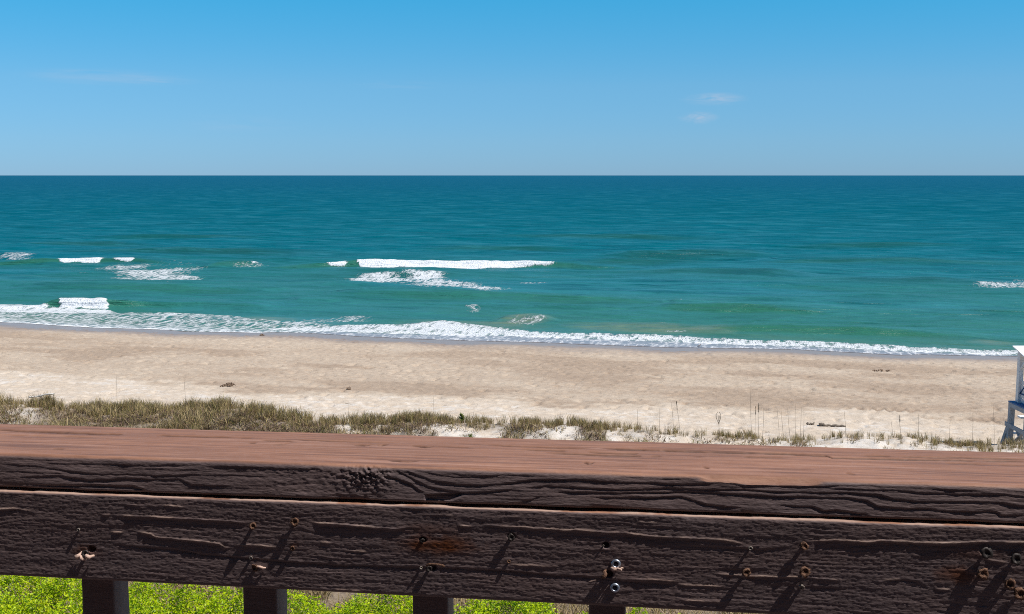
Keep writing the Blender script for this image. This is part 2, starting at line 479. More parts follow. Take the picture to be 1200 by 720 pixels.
# water: upwelling colour under a Fresnel reflection of the sky
t.nodes.remove(b)
dif = N(t, 'ShaderNodeBsdfDiffuse'); L(t, c, dif.inputs['Color']); L(t, bn.outputs[0], dif.inputs['Normal'])
glo = N(t, 'ShaderNodeBsdfGlossy'); glo.inputs['Roughness'].default_value = 0.25; L(t, bn.outputs[0], glo.inputs['Normal'])
fr = N(t, 'ShaderNodeFresnel'); fr.inputs['IOR'].default_value = 1.33; L(t, bn.outputs[0], fr.inputs['Normal'])
k_ = math_(t, 'MULTIPLY', fr.outputs[0], mrange(t, depth, 0, 0.40, 0.62, 0.11))
k_ = math_(t, 'MULTIPLY', k_, mrange(t, ff, 0, 0.8, 1.0, 0.0))
k_ = math_(t, 'ADD', k_, math_(t, 'MULTIPLY', math_(t, 'MULTIPLY', film, 0.16), mrange(t, ff, 0, 0.8, 1.0, 0.0)))
ms = N(t, 'ShaderNodeMixShader'); L(t, k_, ms.inputs[0]); L(t, dif.outputs[0], ms.inputs[1]); L(t, glo.outputs[0], ms.inputs[2])
L(t, ms.outputs[0], t.nodes['Material Output'].inputs['Surface'])

# ------------------------------------------------------------------ shore frame
s0, s1 = at(0, 378, 0), at(1189, 417.5, 0)
SU = (s1 - s0) / np.linalg.norm(s1 - s0)
SV = np.array([-SU[1], SU[0], 0.0])
SO = at(600, 400, 0)
SANG = math.atan2(SU[1], SU[0])
def to_uv(p):
    q = np.asarray(p) - SO
    return float(q @ SU), float(q @ SV)
def puv(px, py, z=0.0): return to_uv(at(px, py, z))
def line_uv(pts, z=0.0):
    a = np.array([puv(x, y, z) for x, y in pts])
    o = np.argsort(a[:, 0])
    a = a[o]
    return lambda u: np.interp(u, a[:, 0], a[:, 1])
def uv_w(u, v, z): return SO + u * SU + v * SV + np.array([0, 0, z])
CU, CV = to_uv(np.array([0, 0, 0]))

EDGE_PX = [(-200, 372), (0, 377.3), (50, 380.5), (100, 384), (197, 386.7), (217, 389), (300, 390.3), (322, 389.4), (360, 390.3), (427, 395), (493, 398),
           (577, 400.2), (640, 402), (670, 403.3), (700, 404.5), (760, 407), (800, 408), (870, 408.6), (936, 410), (990, 413), (1053, 416.5), (1080, 415.8), (1189, 417.6), (1400, 425)]
_edge = line_uv(EDGE_PX)
def v_edge(u):
    return _edge(u) + 0.22 * (vn(u * 0.8, u * 0 + 3.3, 40) - .5) + 0.10 * (vn(u * 2.7, u * 0 + 1.3, 41) - .5)

CREST = line_uv([(-150, 479), (0, 478), (120, 474), (250, 482), (400, 494), (500, 497), (600, 501), (700, 505.5), (800, 509), (1000, 514), (1200, 519), (1400, 525)], 1.55)
LIGHT = line_uv([(-150, 431), (0, 432), (120, 440), (220, 447), (300, 458), (400, 461), (480, 457), (560, 461), (620, 471), (700, 476), (800, 474), (900, 478), (1000, 476), (1060, 484), (1180, 491), (1300, 494)], 0.75)
FOOT = []
for k in range(11): FOOT.append((1009 + k * 6.3, 474.5 + 0.15 * k + (k % 2) * 1.6))
for k in range(9): FOOT.append((1081 + k * 5.6, 486.0 + 0.2 * k + (k % 2) * 1.4))
for k in range(8): FOOT.append((1136 + k * 6.2, 488.0 + 0.1 * k + (k % 2) * 1.5))

def ground_z(u, v, detail=True):
    u = np.asarray(u, float); v = np.asarray(v, float)
    ve = _edge(u) * 0.6
    q = v - ve
    z = np.where(q < 0, -q * 0.034, -q * 0.06)
    z = np.where(q > 60, -3.6, z)
    z = np.minimum(z, 1.0 + 0.0 * z)
    w = v - CREST(u)
    ch = 0.62 + 0.22 * (fbm(u * 0.35, u * 0 + 5.0, 60, 3) - .5) * 2
    sea = np.exp(-np.clip(w, 0, None) ** 2 / (2 * 0.85 ** 2))
    land = np.exp(-np.clip(-w, 0, None) ** 2 / (2 * 2.1 ** 2))
    z = z + ch * np.where(w > 0, sea, land)
    und = ss(0.9, -1.0, w)
    z = z + und * 0.34 * (fbm(u * 0.75, v * 0.75, 63, 3) - .5)
    z = np.where(w < -3, z + 0.25 * ss(-3, -9, w) * (fbm(u * .2, v * .2, 66, 3) - .3), z)
    if detail:
        dry = ss(-0.3, -3.0, v - _edge(u)) 
        a = np.abs(fbm(u * 1.6, v * 1.9, 70, 3) - .5)
        z = z + dry * (0.075 * (a - .12)) + dry * 0.030 * (fbm(u * 5.5, v * 6.0, 73, 2) - .5)
        # scattered scuffs
        k = vn(u * 3.4, v * 3.4, 77)
        z = z - dry * 0.075 * ss(0.74, 0.92, k) + dry * 0.03 * ss(.62, .8, vn(u * 6.1, v * 5.3, 79))
    return z
def hit(px, py):
    """where a sight line meets the ground"""
    z = 0.5
    for _ in range(60):
        p = at(px, py, z); u, v = to_uv(p)
        z = 0.5 * z + 0.5 * float(ground_z(u, v))
    return uv_w(u, v, float(ground_z(u, v))), u, v

def stations(dense_lo, dense_hi, step, far, ratio=1.35):
    mid = np.arange(dense_lo, dense_hi + 1e-6, step)
    out = []; s = step; x = dense_hi
    while x < far:
        s *= ratio; x += s; out.append(x)
    lo = []; s = step; x = dense_lo
    while x > -far:
        s *= ratio; x -= s; lo.append(x)
    return np.array(lo[::-1] + list(mid) + out)

# how thickly the dune is grown over (from places read off the photograph)
FACE_D = [(-400, .95), (0, .95), (12, .5), (35, .55), (48, .9), (180, 1), (390, .95), (399, .15), (413, .15), (425, .9), (508, .95), (514, .03), (546, .06), (550, .25), (554, .03), (582, .06), (592, .85), (625, .6), (640, .22), (668, .12), (684, .9), (706, .85), (712, .25), (722, .2), (735, .5), (768, .45), (776, .14), (868, .16), (878, .7), (900, .35), (950, .45), (965, .15), (1010, .2), (1080, .26), (1095, .35), (1110, .2), (1200, .22), (1500, .3)]
CREST_D = [(-400, 1), (0, 1), (390, .95), (400, .5), (420, .9), (640, .9), (660, .65), (720, .6), (800, .32), (835, .3), (840, .9), (880, .95), (890, .45), (910, .5), (950, .6), (965, .3), (990, .55), (1020, .35), (1090, .6), (1100, .95), (1140, .6), (1145, .7), (1180, .55), (1500, .5)]
fd = np.array(FACE_D); cd = np.array(CREST_D)
def px_of_u(u, v):
    p0 = SO[0] + u * SU[0] + v * SV[0]; p1 = SO[1] + u * SU[1] + v * SV[1]; p2 = 1.3 - HC
    return 600 + FPX * p0 / (p1 * CP - p2 * SP)
def veg(u, v):
    w = v - CREST(u); x = px_of_u(u, v)
    crest = np.exp(-((w - .05) / .62) ** 2)
    return np.maximum(crest * np.interp(x, cd[:, 0], cd[:, 1]), np.where(w < .25, 1, 0) * np.interp(x, fd[:, 0], fd[:, 1])), crest

# ------------------------------------------------------------------ sand
gu = stations(-28.5, 28.5, 0.088, 60000, 1.5)
inl = []; s = 0.1; x = -29.0
while x > -40000: s *= 1.5; x -= s; inl.append(x)
gv = np.array(inl[::-1] + list(np.arange(-29.0, 2.5, 0.07)) + [2.6, 3.5, 6, 10, 20, 60, 200, 2000])
U, Vv = np.meshgrid(gu, gv, indexing='ij')
Z = ground_z(U, Vv)
for (fx, fy) in FOOT:
    u0, v0 = puv(fx, fy, 0.75)
    iu = slice(np.searchsorted(gu, u0 - .6), np.searchsorted(gu, u0 + .6)); iv = slice(np.searchsorted(gv, v0 - .6), np.searchsorted(gv, v0 + .6))
    d = np.hypot((U[iu, iv] - u0) / .13, (Vv[iu, iv] - v0) / .20)
    Z[iu, iv] += -0.09 * np.exp(-d ** 2) + 0.025 * np.exp(-(d - 1.9) ** 2 / .3)
# wheel tracks along the beach, seen as thin grooves
for pts, zz in (([(520, 481), (690, 488), (800, 493)], .8), ([(560, 476), (700, 482), (800, 485)], .8), ([(590, 453), (640, 462), (665, 474)], .7), ([(690, 445), (740, 452), (790, 468)], .7)):
    a = np.array([puv(x, y, zz) for x, y in pts])
    if abs(a[-1, 0] - a[0, 0]) > 3:
        m = (U > a[:, 0].min()) & (U < a[:, 0].max())
        Z = Z - m * 0.030 * np.exp(-((Vv - np.interp(U, a[:, 0], a[:, 1])) / .07) ** 2)
ve = v_edge(U)
seaside = Vv - ve
wet = ss(-4.2, -0.9, seaside + 0.9 * (fbm(U * .35, Vv * .5, 81, 3) - .5) * 2)
li = Vv - LIGHT(U) + 1.6 * (fbm(U * .5, Vv * .9, 84, 4) - .5) * 2
lightz = ss(0.9, -0.7, li)
patch = fbm(U * .16, Vv * .42, 87, 4)
tone_ = 0.50 - 0.24 * ss(.45, .66, patch) * ss(1.0, 5.0, -seaside) * (1 - lightz) + 0.12 * ss(-6.0, -1.5, seaside) + 0.34 * lightz
w_ = Vv - CREST(U)
tone_ = tone_ + ss(0.6, -0.6, w_) * 0.08
tone_ = np.where(w_ < -4.5, 0.55, tone_)
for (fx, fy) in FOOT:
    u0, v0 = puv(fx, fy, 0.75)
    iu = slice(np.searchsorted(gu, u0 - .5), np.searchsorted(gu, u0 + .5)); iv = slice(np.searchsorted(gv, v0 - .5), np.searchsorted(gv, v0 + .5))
    tone_[iu, iv] -= .45 * np.exp(-np.hypot((U[iu, iv] - u0) / .10, (Vv[iu, iv] - v0) / .16) ** 2)  # shade of the footprint hollows put into the sand colour
V3 = np.stack([U, Vv, Z], -1).reshape(-1, 3)
lit_, _c = veg(U, Vv)
lit_ = np.clip(lit_ * 1.2 - .25, 0, .85) * ss(-9, -3, w_) * ss(.5, -.2, w_) * ss(.2, .5, fbm(U * 1.3, Vv * 1.3, 88, 3))
lit_ = np.maximum(lit_, ss(-5.5, -7.5, w_) * .8)
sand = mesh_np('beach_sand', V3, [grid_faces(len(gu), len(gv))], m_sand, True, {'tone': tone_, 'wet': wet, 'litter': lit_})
sand.location = SO; sand.rotation_euler = (0, 0, SANG)
tag(sand, kind='structure')

# ------------------------------------------------------------------ sea
def su_stations():
    mid = list(np.arange(-66.0, 58.0, 0.24)); out = []; x = mid[-1]; st = .24
    while x < 420: st *= 1.016; x += st; out.append(x)
    while x < 90000: st *= 1.5; x += st; out.append(x)
    lo = []; x = mid[0]; st = .24
    while x > -420: st *= 1.016; x -= st; lo.append(x)
    while x > -90000: st *= 1.5; x -= st; lo.append(x)
    return np.array(lo[::-1] + mid + out)
su = su_stations()
sv = [0.0]
while sv[-1] < 90000:
    x = sv[-1]
    sv.append(x + (0.10 if x < 9 else (0.22 if x < 75 else (min(0.22 * (x / 75) ** 1.5, 5.0) if x < 1300 else 0.3 * x))))
sv = np.array(sv)
U, S = np.meshgrid(su, sv, indexing='ij')
VE = v_edge(np.clip(U, -45, 40)) 
Vs = VE + S
zs = np.zeros_like(U)
amp_win = ss(1.5, 14, S)
rw = np.random.default_rng(21)
for (lu, lv, a_, reach) in ((34, 11, .55, 1300), (15, 5.2, .36, 800), (8.0, 2.6, .19, 380), (4.2, 1.4, .105, 190), (2.2, .8, .050, 110)):
    wv_n = fbm(U / lu + 0.25 * Vs / lv, Vs / lv, 700 + int(lu), 2)
    wv_r = 1 - np.abs(2 * vn(U / lu - 0.2 * Vs / lv, Vs / lv + 40.5, 720 + int(lu)) - 1)
    zs += a_ * amp_win * ss(reach, reach * .45, S) * (1.1 * (wv_n - .5) + .5 * (wv_r - .5))
green_ = np.zeros_like(U); foam_ = np.zeros_like(U); silt_ = np.zeros_like(U); face_ = np.zeros_like(U)
def win(u, pts):
    a = np.array(sorted(pts)); return np.interp(u, a[:, 0], a[:, 1], left=0, right=0)
def swell(pts, A, wf, wb, hz=None, grn=0.8, fm=None, wob=0.25, front=1.0):
    """one long-crested wave: pts = crest (pixel x, pixel y, height 0..1); fm = foam over the crest line (pixel x, 0..1)"""
    cz = A * 0.9
    a = np.array([(*puv(x, y, cz), h) for x, y, h in pts])
    vc = np.interp(U, a[:, 0], a[:, 1]) + wob * (fbm(U * .35, U * 0 + A * 10, 90, 3) - .5) * 2
    h = np.interp(U, a[:, 0], a[:, 2], left=0, right=0)
    d = Vs - vc
    prof = np.where(d < 0, np.exp(-(d / wf) ** 2), np.exp(-(d / wb) ** 2))
    global zs, green_, foam_
    near = h * prof
    global face_
    if grn < .3: face_ = np.maximum(face_, .9 * h * np.exp(-((d + wf * .6) / (wf * 1.2)) ** 2))
    else: face_ = np.maximum(face_, .18 * h * np.exp(-((d + wf * .9) / (wf * .8)) ** 2))
    zs = zs + A * near
    face = h * np.exp(-((d + wf * .75) / (wf * 0.95)) ** 2)
    green_ = np.maximum(green_, grn * np.clip(face * 1.25, 0, 1))
    if fm:
        q = np.array(sorted((puv(x, pts[0][1], cz)[0], f) for x, f in fm))
        wx_ = SO[0] + U * SU[0] + vc * SV[0]; wy_ = SO[1] + U * SU[1] + vc * SV[1]
        ks = (wx_ * SU[0] + wy_ * SU[1]) / (wx_ * SV[0] + wy_ * SV[1])
        f = np.interp(U - ks * d * (np.abs(d) < 6), q[:, 0], q[:, 1], left=0, right=0)      # the white water tumbles toward the beach house, not square to the shore
        ragged = 0.35 + 0.8 * fbm(U * .9, U * 0 + 2.2, 95, 3) + 0.5 * fbm(U * 3.1, U * 0 + 5.2, 96, 2)
        ext = front * ragged * (0.12 + 1.1 * f ** 1.6)
        body = ss(-ext * 1.25, -ext * .55, d) * ss(0.60, 0.10, d)
        foam_ = np.maximum(foam_, np.clip(f * 1.7, 0, .97) * body)
        lump = 0.12 * (fbm(U * 1.6, Vs * 1.6, 97, 3) - .35)
        zs = zs + body * f * (lump + 0.04)
# outer breakers
swell([(300, 309, 0), (330, 309, .5), (380, 308.5, .8), (420, 307.5, 1), (520, 306.8, 1), (600, 306.5, 1), (650, 307.5, .8), (700, 309, .5), (760, 309, 0)], 0.62, 0.62, 3.2,
      fm=[(379, 0), (382, .50), (399, .50), (402, .0), (410, .0), (413, .55), (430, 1), (470, 1), (560, .92), (580, .8), (600, .58), (640, .42), (651, .1), (652, 0)], front=1.45)
swell([(-120, 305, .6), (0, 305, .7), (60, 304, 1), (110, 304, 1), (160, 305, .8), (200, 307, .3), (240, 308, 0)], 0.46, .65, 3.0,
      fm=[(58, 0), (62, .8), (70, .9), (81, .8), (83, .5), (86, .9), (108, .9), (113, .3), (127, 0), (130, .6), (155, .6), (159, 0)], front=1.1)
swell([(240, 308, 0), (262, 307, .7), (290, 307, .8), (305, 308, .5), (330, 308, 0)], 0.5, 1.6, 3.0, fm=[(288, 0), (291, .5), (297, .5), (300, 0)], front=.6)
# middle swells
swell([(380, 342, 0), (430, 343, .6), (520, 345, 1), (640, 347, 1), (720, 349, .9), (800, 352, .5), (860, 354, 0)], 0.42, 1.5, 3.0, grn=.62)
swell([(20, 331, 0), (60, 331, .5), (140, 333, .8), (200, 334, 1), (280, 337, .7), (330, 339, 0)], 0.42, 1.5, 3.0, grn=.6)
swell([(330, 350, 0), (350, 351, .5), (385, 352, .6), (420, 352, 0)], 0.32, 1.2, 2.0, grn=.5)
swell([(740, 357, 0), (790, 356.5, .7), (850, 357.5, 1), (900, 358.5, .9), (950, 360, .6), (1010, 362, 0)], 0.45, 1.3, 2.6, grn=.85)
swell([(1040, 358, 0), (1100, 360, .6), (1160, 363, .7), (1260, 366, .7), (1320, 367, 0)], 0.30, 1.3, 2.4, grn=.5)
# inner shore break
swell([(-200, 352, .3), (0, 354, .35), (45, 353, .35), (64, 351.5, 1), (95, 351.5, 1), (124, 351.5, 1), (180, 350, .62), (240, 350, .5), (290, 351.5, .4), (330, 353, 0)], 0.56, 0.48, 2.0, grn=.85,
      fm=[(65, 0), (68, .98), (90, 1), (121, 1), (124, 0)], front=.95, wob=.10)
swell([(800, 380, 0), (840, 381, .7), (880, 381, 1), (930, 382, 1), (1000, 384, 1), (1060, 386, .9), (1120, 389, .5), (1170, 391, 0)], 0.36, 1.0, 1.7, grn=.9)
swell([(700, 378, 0), (740, 379, .5), (790, 380, .6), (830, 381, 0)], 0.26, .9, 1.5, grn=.8)
swell([(575, 374, 0), (592, 371, .7), (615, 370, 1), (635, 372, .9), (655, 377, 0)], 0.24, .9, 1.5, grn=.3)
for (xa_, xb_, y_, a_) in ((40, 420, 291, .5), (480, 700, 288, .4), (900, 1150, 286, .4), (100, 330, 276, .35), (560, 860, 275, .45), (330, 560, 318.5, .3), (700, 1000, 318, .35), (930, 1180, 324, .35), (0, 200, 283, .4)):
    swell([(xa_, y_, 0), (xa_ * .7 + xb_ * .3, y_ - .3, .8), (xa_ * .35 + xb_ * .65, y_, 1), (xb_, y_ + 1, 0)], a_, 2.0, 4.0, grn=.12)
swell([(690, 295, 0), (740, 294.5, .8), (800, 294, 1), (880, 294, .7), (920, 295, 0)], 0.62, 2.4, 4.5, grn=.10)
swell([(860, 303, 0), (940, 303.5, .8), (1050, 305, .9), (1150, 306, .6), (1240, 307, 0)], 0.45, 2.2, 4.5, grn=.25)
swell([(640, 309, 0), (720, 306, .8), (800, 305, .6), (860, 305, 0)], 0.40, 2.2, 4.5, grn=.25)

def band(top, bot, dens, soft=0.35):
    """foam lying between two lines of the water"""
    global foam_
    a, c_ = line_uv(top), line_uv(bot)
    x0 = max(puv(*top[0])[0], puv(*bot[0])[0]); x1 = min(puv(*top[-1])[0], puv(*bot[-1])[0])
    j = (fbm(U * .7, U * 0 + 9.1, 99, 3) - .5) * 2 * soft
    m = ss(a(U) + j + soft, a(U) + j - soft * .3, Vs) * ss(c_(U) + j - soft, c_(U) + j + soft * .3, Vs)
    m = m * ss(x0 - .5, x0 + 1.2, U) * ss(x1 + .5, x1 - 1.2, U)
    foam_ = np.maximum(foam_, dens * m)
def patch_(cx, cy, rx, ry, dens, tilt=0.0):
    """an old foam patch: an oval given at its place on the water"""
    global foam_
    u0, v0 = puv(cx, cy); ua, _ = puv(cx + rx, cy); _, va = puv(cx, cy - ry)
    p0 = SO + u0 * SU + v0 * SV; k_sh = p0[0] / p0[1]          # the patch drifts out along the line of sight, as rip foam does
    X_ = (U - u0) * SU[0] + (Vs - v0) * SV[0]; Y_ = (U - u0) * SU[1] + (Vs - v0) * SV[1]
    ry_ = (at(cx, cy - ry, 0) - p0)[1]; rx_ = (at(cx + rx, cy, 0) - p0)[0]
    du = (X_ - k_sh * Y_) / rx_; dv = (Y_ - tilt * X_) / ry_
    d = np.sqrt(du ** 2 + dv ** 2) + 1.1 * (fbm(U * .25, Vs * .3, 103, 3) - .5)
    foam_ = np.maximum(foam_, dens * ss(1.1, .35, d))
patch_(178, 320, 70, 12, .54)
patch_(200, 326, 44, 5, .54)
patch_(140, 316, 40, 5, .46)
patch_(290, 314, 24, 2, .34)
patch_(20, 300.5, 30, 3, .44)
patch_(440, 328, 46, 5, .60)
patch_(500, 325, 30, 4.5, .72, -.1)
patch_(520, 334, 80, 8, .56, -.35)
patch_(565, 340, 45, 6, .62)
patch_(625, 333, 30, 2, .42)
patch_(1182, 335, 56, 8, .48)
patch_(612, 378, 26, 5, .36)
patch_(632, 377, 9, 3, .50)
patch_(885, 384, 14, 1.5, .50); patch_(1010, 386, 20, 2, .42); patch_(775, 382, 12, 2, .44); patch_(790, 389, 30, 2, .46)
patch_(555, 364, 12, 5, .34); patch_(795, 357, 6, 1, .46)
patch_(400, 376, 60, 4, .38); patch_(420, 372, 22, 3, .44)
band([(-200, 356), (0, 360.0), (60, 361.5), (125, 363), (142, 366)], [(-200, 360), (0, 365.5), (60, 367), (125, 367.5), (142, 368)], 0.68, .3)
band([(-200, 352), (0, 357.0), (25, 357.0), (62, 359.5)], [(-200, 354.5), (0, 359.0), (25, 359.3), (62, 360.6)], 0.54, .2)
band([(-200, 357), (0, 364), (130, 365.5), (200, 365), (235, 366), (300, 374), (400, 381)], [(-200, 373), (0, 378.3), (50, 381.5), (100, 385), (200, 388), (300, 391.5), (400, 392)], 0.47)
band([(160, 364), (230, 366)], [(160, 369), (230, 371)], 0.60)
TOP3 = [(300, 384.5), (330, 383), (400, 381), (470, 381.5), (500, 378.5), (520, 377), (550, 380), (600, 387), (700, 391.5), (760, 393), (800, 394.5), (900, 398.5), (1000, 402.5), (1100, 407), (1180, 410), (1400, 418)]
BOT3 = [(300, 386.5), (330, 388), (400, 389), (500, 392), (600, 393), (700, 397), (800, 400.5), (900, 404.5), (1000, 408.5), (1100, 413.5), (1180, 416.5), (1400, 424)]
band(TOP3, BOT3, 0.58, 0.45)
band([(x, y + 2.0) for x, y in TOP3], [(x, y - .5) for x, y in BOT3], 0.68, 0.7)
band([(x, y - 0.5) for x, y in BOT3], [(x, y + .6) for x, y in EDGE_PX if x > 280], 0.36, 0.3)
rim = ss(0.34, 0.10, S) * np.interp(U, [puv(280, 390)[0], puv(340, 390)[0]], [.95, .40]) * ss(-.02, .05, S)
foam_ = np.maximum(foam_, rim * ss(.15, .55, fbm(U * .6, U * 0 + 4.4, 107, 3)) )
# thin wash over the wet sand, inside the inner foam line
b3 = line_uv(BOT3); uL = puv(330, 390)[0]
film_ = ss(b3(U) + .7, b3(U) - .5, Vs) * ss(uL - 4, uL + 4, U)
film_ = np.maximum(film_, .55 * ss(2.6, 0.0, S) * ss(uL + 3, uL - 3, U))
mid = ss(16, 3, S)
silt_ = np.maximum(silt_, 0.34 * ss(7.0, 1.0, S) * (0.3 + fbm(U * .12, Vs * .3, 111, 3)))
def siltp(cx, cy, rx, ry, a_):
    global silt_
    u0, v0 = puv(cx, cy); ua, _ = puv(cx + rx, cy); _, va = puv(cx, cy - ry)
    d = np.hypot((U - u0) / (ua - u0), (Vs - v0) / (va - v0)) + .5 * (fbm(U * .4, Vs * .5, 113, 3) - .5)
    silt_ = np.maximum(silt_, a_ * ss(1.1, .2, d))
siltp(612, 377, 44, 9, .55); siltp(560, 382, 120, 7, .35); siltp(780, 388, 110, 6, .45); siltp(310, 374, 50, 4, .35); siltp(1165, 402, 40, 3, .4); siltp(700, 384, 60, 5, .35)
green_ = np.maximum(green_, 0.60 * ss(26, 8, S) * ss(.35, .62, fbm(U * .05, Vs * .16, 115, 3)))
green_ = np.maximum(green_, 0.36 * ss(75, 20, S) * ss(.35, .62, fbm(U * .03, Vs * .10, 118, 3)))
dist = np.hypot(U - CU, Vs - CV)
far_ = np.clip(np.log(np.maximum(dist, 55) / 55) / np.log(3500 / 55.0), 0, 1)
# near the edge the water lies on the sand
sandz = ground_z(U, Vs, False)
thick = 0.012 + 0.03 * ss(0, .35, S)
zs = zs + 0.012
lay = ss(5.0, 0.6, S)
zs = np.maximum(zs * (1 - lay) + lay * (sandz + thick + 0.05 * np.clip(foam_, 0, 1) * ss(.3, .9, S)), np.where(S < 12, sandz + thick, -9))
V3 = np.stack([U, Vs, zs], -1).reshape(-1, 3)
sea = mesh_np('sea', V3, [grid_faces(len(su), len(sv))], m_sea, True, {'far': far_, 'green': green_, 'foam': foam_, 'film': film_, 'silt': silt_, 'face': face_})
sea.location = SO; sea.rotation_euler = (0, 0, SANG)
tag(sea, kind='structure')

# ------------------------------------------------------------------ balcony floor (under the viewer)
ZDECK = ZCAP - 1.07
dk = MB()
RM = np.stack([RU, RN, np.array([0, 0, 1.0])], 1)
def rw_(x, y, z): return RO + x * RU + y * RN + np.array([0, 0, z])
for k in range(17):
    dk.box(rw_(0, 0.02 - 0.145 * k, -1.07 - .019), (6.4, .139, .038), RM, .003)
for x in (-2.6, 0, 2.6):
    for y in (-0.25, -2.2):
        zb = float(ground_z(*to_uv(rw_(x, y, 0)))) - .4
        top = ZCAP - 1.07 - .3
        dk.box(rw_(x, y, 0)[:2].tolist() + [(zb + top) / 2], (.19, .19, top - zb), RM, .006)
for y in (0.03, -2.3):
    dk.box(rw_(0, y, -1.07 - .19), (6.4, .04, .29), RM, .004)
deck = fix_normals(dk.build('balcony_deck', m_paint))
tag(deck, kind='structure')

# unseen house behind the viewer, added to keep skylight off the rail front
hs = MB()
hs.box(rw_(0, -7.6, 0)[:2].tolist() + [6.2], (15.0, 10.0, 14.4), RM, .02)
for k in range(70):
    hs.box(rw_(0, -2.585, 0)[:2].tolist() + [0.2 + .19 * k], (15.0, .03, .175), RM, .004)
house = fix_normals(hs.build('unseen_house_wall', m_siding))
tag(house, kind='structure')

# ------------------------------------------------------------------ wooden railing
rail = empty('wooden_railing', RO - np.array([0, 0, 1.07]), math.atan2(RU[1], RU[0]))
tag(rail, 'weathered brown painted wooden balcony railing with cracked boards and rusty fixings in the foreground', 'railing')
ZB = 1.07                        # cap top in the railing's own frame
def on_front(px, py, yplane=0.0):
    """pixel -> (along the rail, height below cap top) on the rail's front plane"""
    d = ray(px, py); o = np.array([0, 0, HC]) - RO
    dn, on = d @ RN, o @ RN
    tt_ = (yplane - on) / dn
    p = o + tt_ * d
    return float(p @ RU), float(p[2])
def on_top(px, py):
    p = at(px, py, ZCAP) - RO
    return float(p @ RU), float(p @ RN)

CAP_CRACKS = [  # (polyline in photo pixels, drop in mm, recovery in mm, lip in mm)
 ([(0, 537), (50, 539.5), (130, 541), (240, 545)], .5, 4, .1),
 ([(0, 545), (30, 546), (60, 549)], .5, 4, .1),
 ([(40, 541), (70, 544), (120, 544), (170, 546), (220, 545.5)], .7, 4, .1),
 ([(46, 548), (84, 553), (120, 556), (150, 556), (180, 558), (235, 556)], .9, 5, .15),
 ([(0, 552), (40, 554), (80, 555)], .5, 4, .1),
 ([(20, 559), (70, 558), (104, 563), (140, 561), (180, 562), (210, 562), (224, 568), (250, 569.5), (276, 570)], 1.1, 7, .25),
 ([(34, 567), (60, 569), (110, 569), (156, 570), (180, 578), (192, 580), (250, 581)], 1.4, 8, .3),
 ([(0, 571), (40, 573), (75, 574)], .5, 4, .1),
 ([(150, 549), (200, 551), (240, 551)], .5, 3, .1),
 ([(236, 547), (300, 548), (330, 550), (364, 550), (380, 548)], .8, 5, .1),
 ([(240, 556), (300, 558), (324, 559)], .6, 4, .1),
 ([(250, 552), (300, 553), (350, 554)], .35, 3, .05),
 ([(446, 558), (466, 562), (480, 567), (490, 574), (499, 580)], 1.5, 7, .3),
 ([(450, 549), (466, 553), (480, 560), (500, 570), (524, 575), (546, 578), (580, 576), (612, 572)], 1.1, 6, .2),
 ([(452, 547), (480, 554), (504, 563), (536, 568), (564, 569), (592, 567), (624, 563), (660, 562), (690, 563), (720, 565.5), (752, 566), (772, 567), (804, 568), (840, 567)], 1.2, 6, .2),
 ([(458, 546), (484, 550.5), (516, 557), (536, 560), (570, 558), (600, 556.5), (640, 558)], .8, 4, .15),
 ([(500, 553), (518, 554), (540, 557), (560, 556)], .5, 3, .1),
 ([(612, 573), (640, 570), (670, 571), (690, 572.5), (720, 574), (752, 574), (780, 572), (820, 574), (860, 574), (900, 576), (960, 577.5), (1000, 578), (1030, 580), (1046, 585), (1072, 588), (1110, 588), (1140, 588), (1170, 589), (1210, 595)], 1.35, 6, .2),
 ([(648, 577), (680, 577), (720, 578), (760, 577.5), (800, 577), (840, 578), (880, 580.5), (910, 582), (960, 583), (990, 583.5), (1016, 587), (1028, 593), (1050, 596), (1090, 597), (1110, 599), (1140, 600), (1168, 600), (1173, 604), (1210, 604)], 1.5, 7, .3),
 ([(690, 583), (720, 583.5), (760, 583.5), (798, 582.5), (814, 587), (828, 592), (850, 593.5), (874, 595)], 1.5, 7, .3),
 ([(592, 592), (608, 589), (624, 585), (640, 579)], .8, 5, .1),
 ([(546, 590), (570, 590), (594, 590.5)], 1.4, 6, .1),
 ([(720, 559), (760, 561), (800, 562), (822, 562.5)], .8, 3, .1),
 ([(856, 567), (872, 570), (900, 570), (940, 571), (966, 570), (1010, 569), (1040, 570.5), (1080, 572), (1130, 575), (1160, 575)], 1.0, 4, .15),
 ([(966, 573), (1020, 574), (1050, 575), (1084, 578), (1130, 580), (1162, 579.5), (1182, 580), (1210, 584)], 1.15, 5, .2),
 ([(868, 598), (884, 601)], 1.0, 4, .1),
 ([(904, 591), (930, 593), (950, 594), (966, 598.5), (980, 598), (994, 600), (1012, 603), (1028, 607)], 1.5, 7, .2),
 ([(1166, 574), (1200, 576)], .7, 4, .1),
 ([(640, 552.5), (700, 555), (760, 557.5)], .5, 3, .05),
]
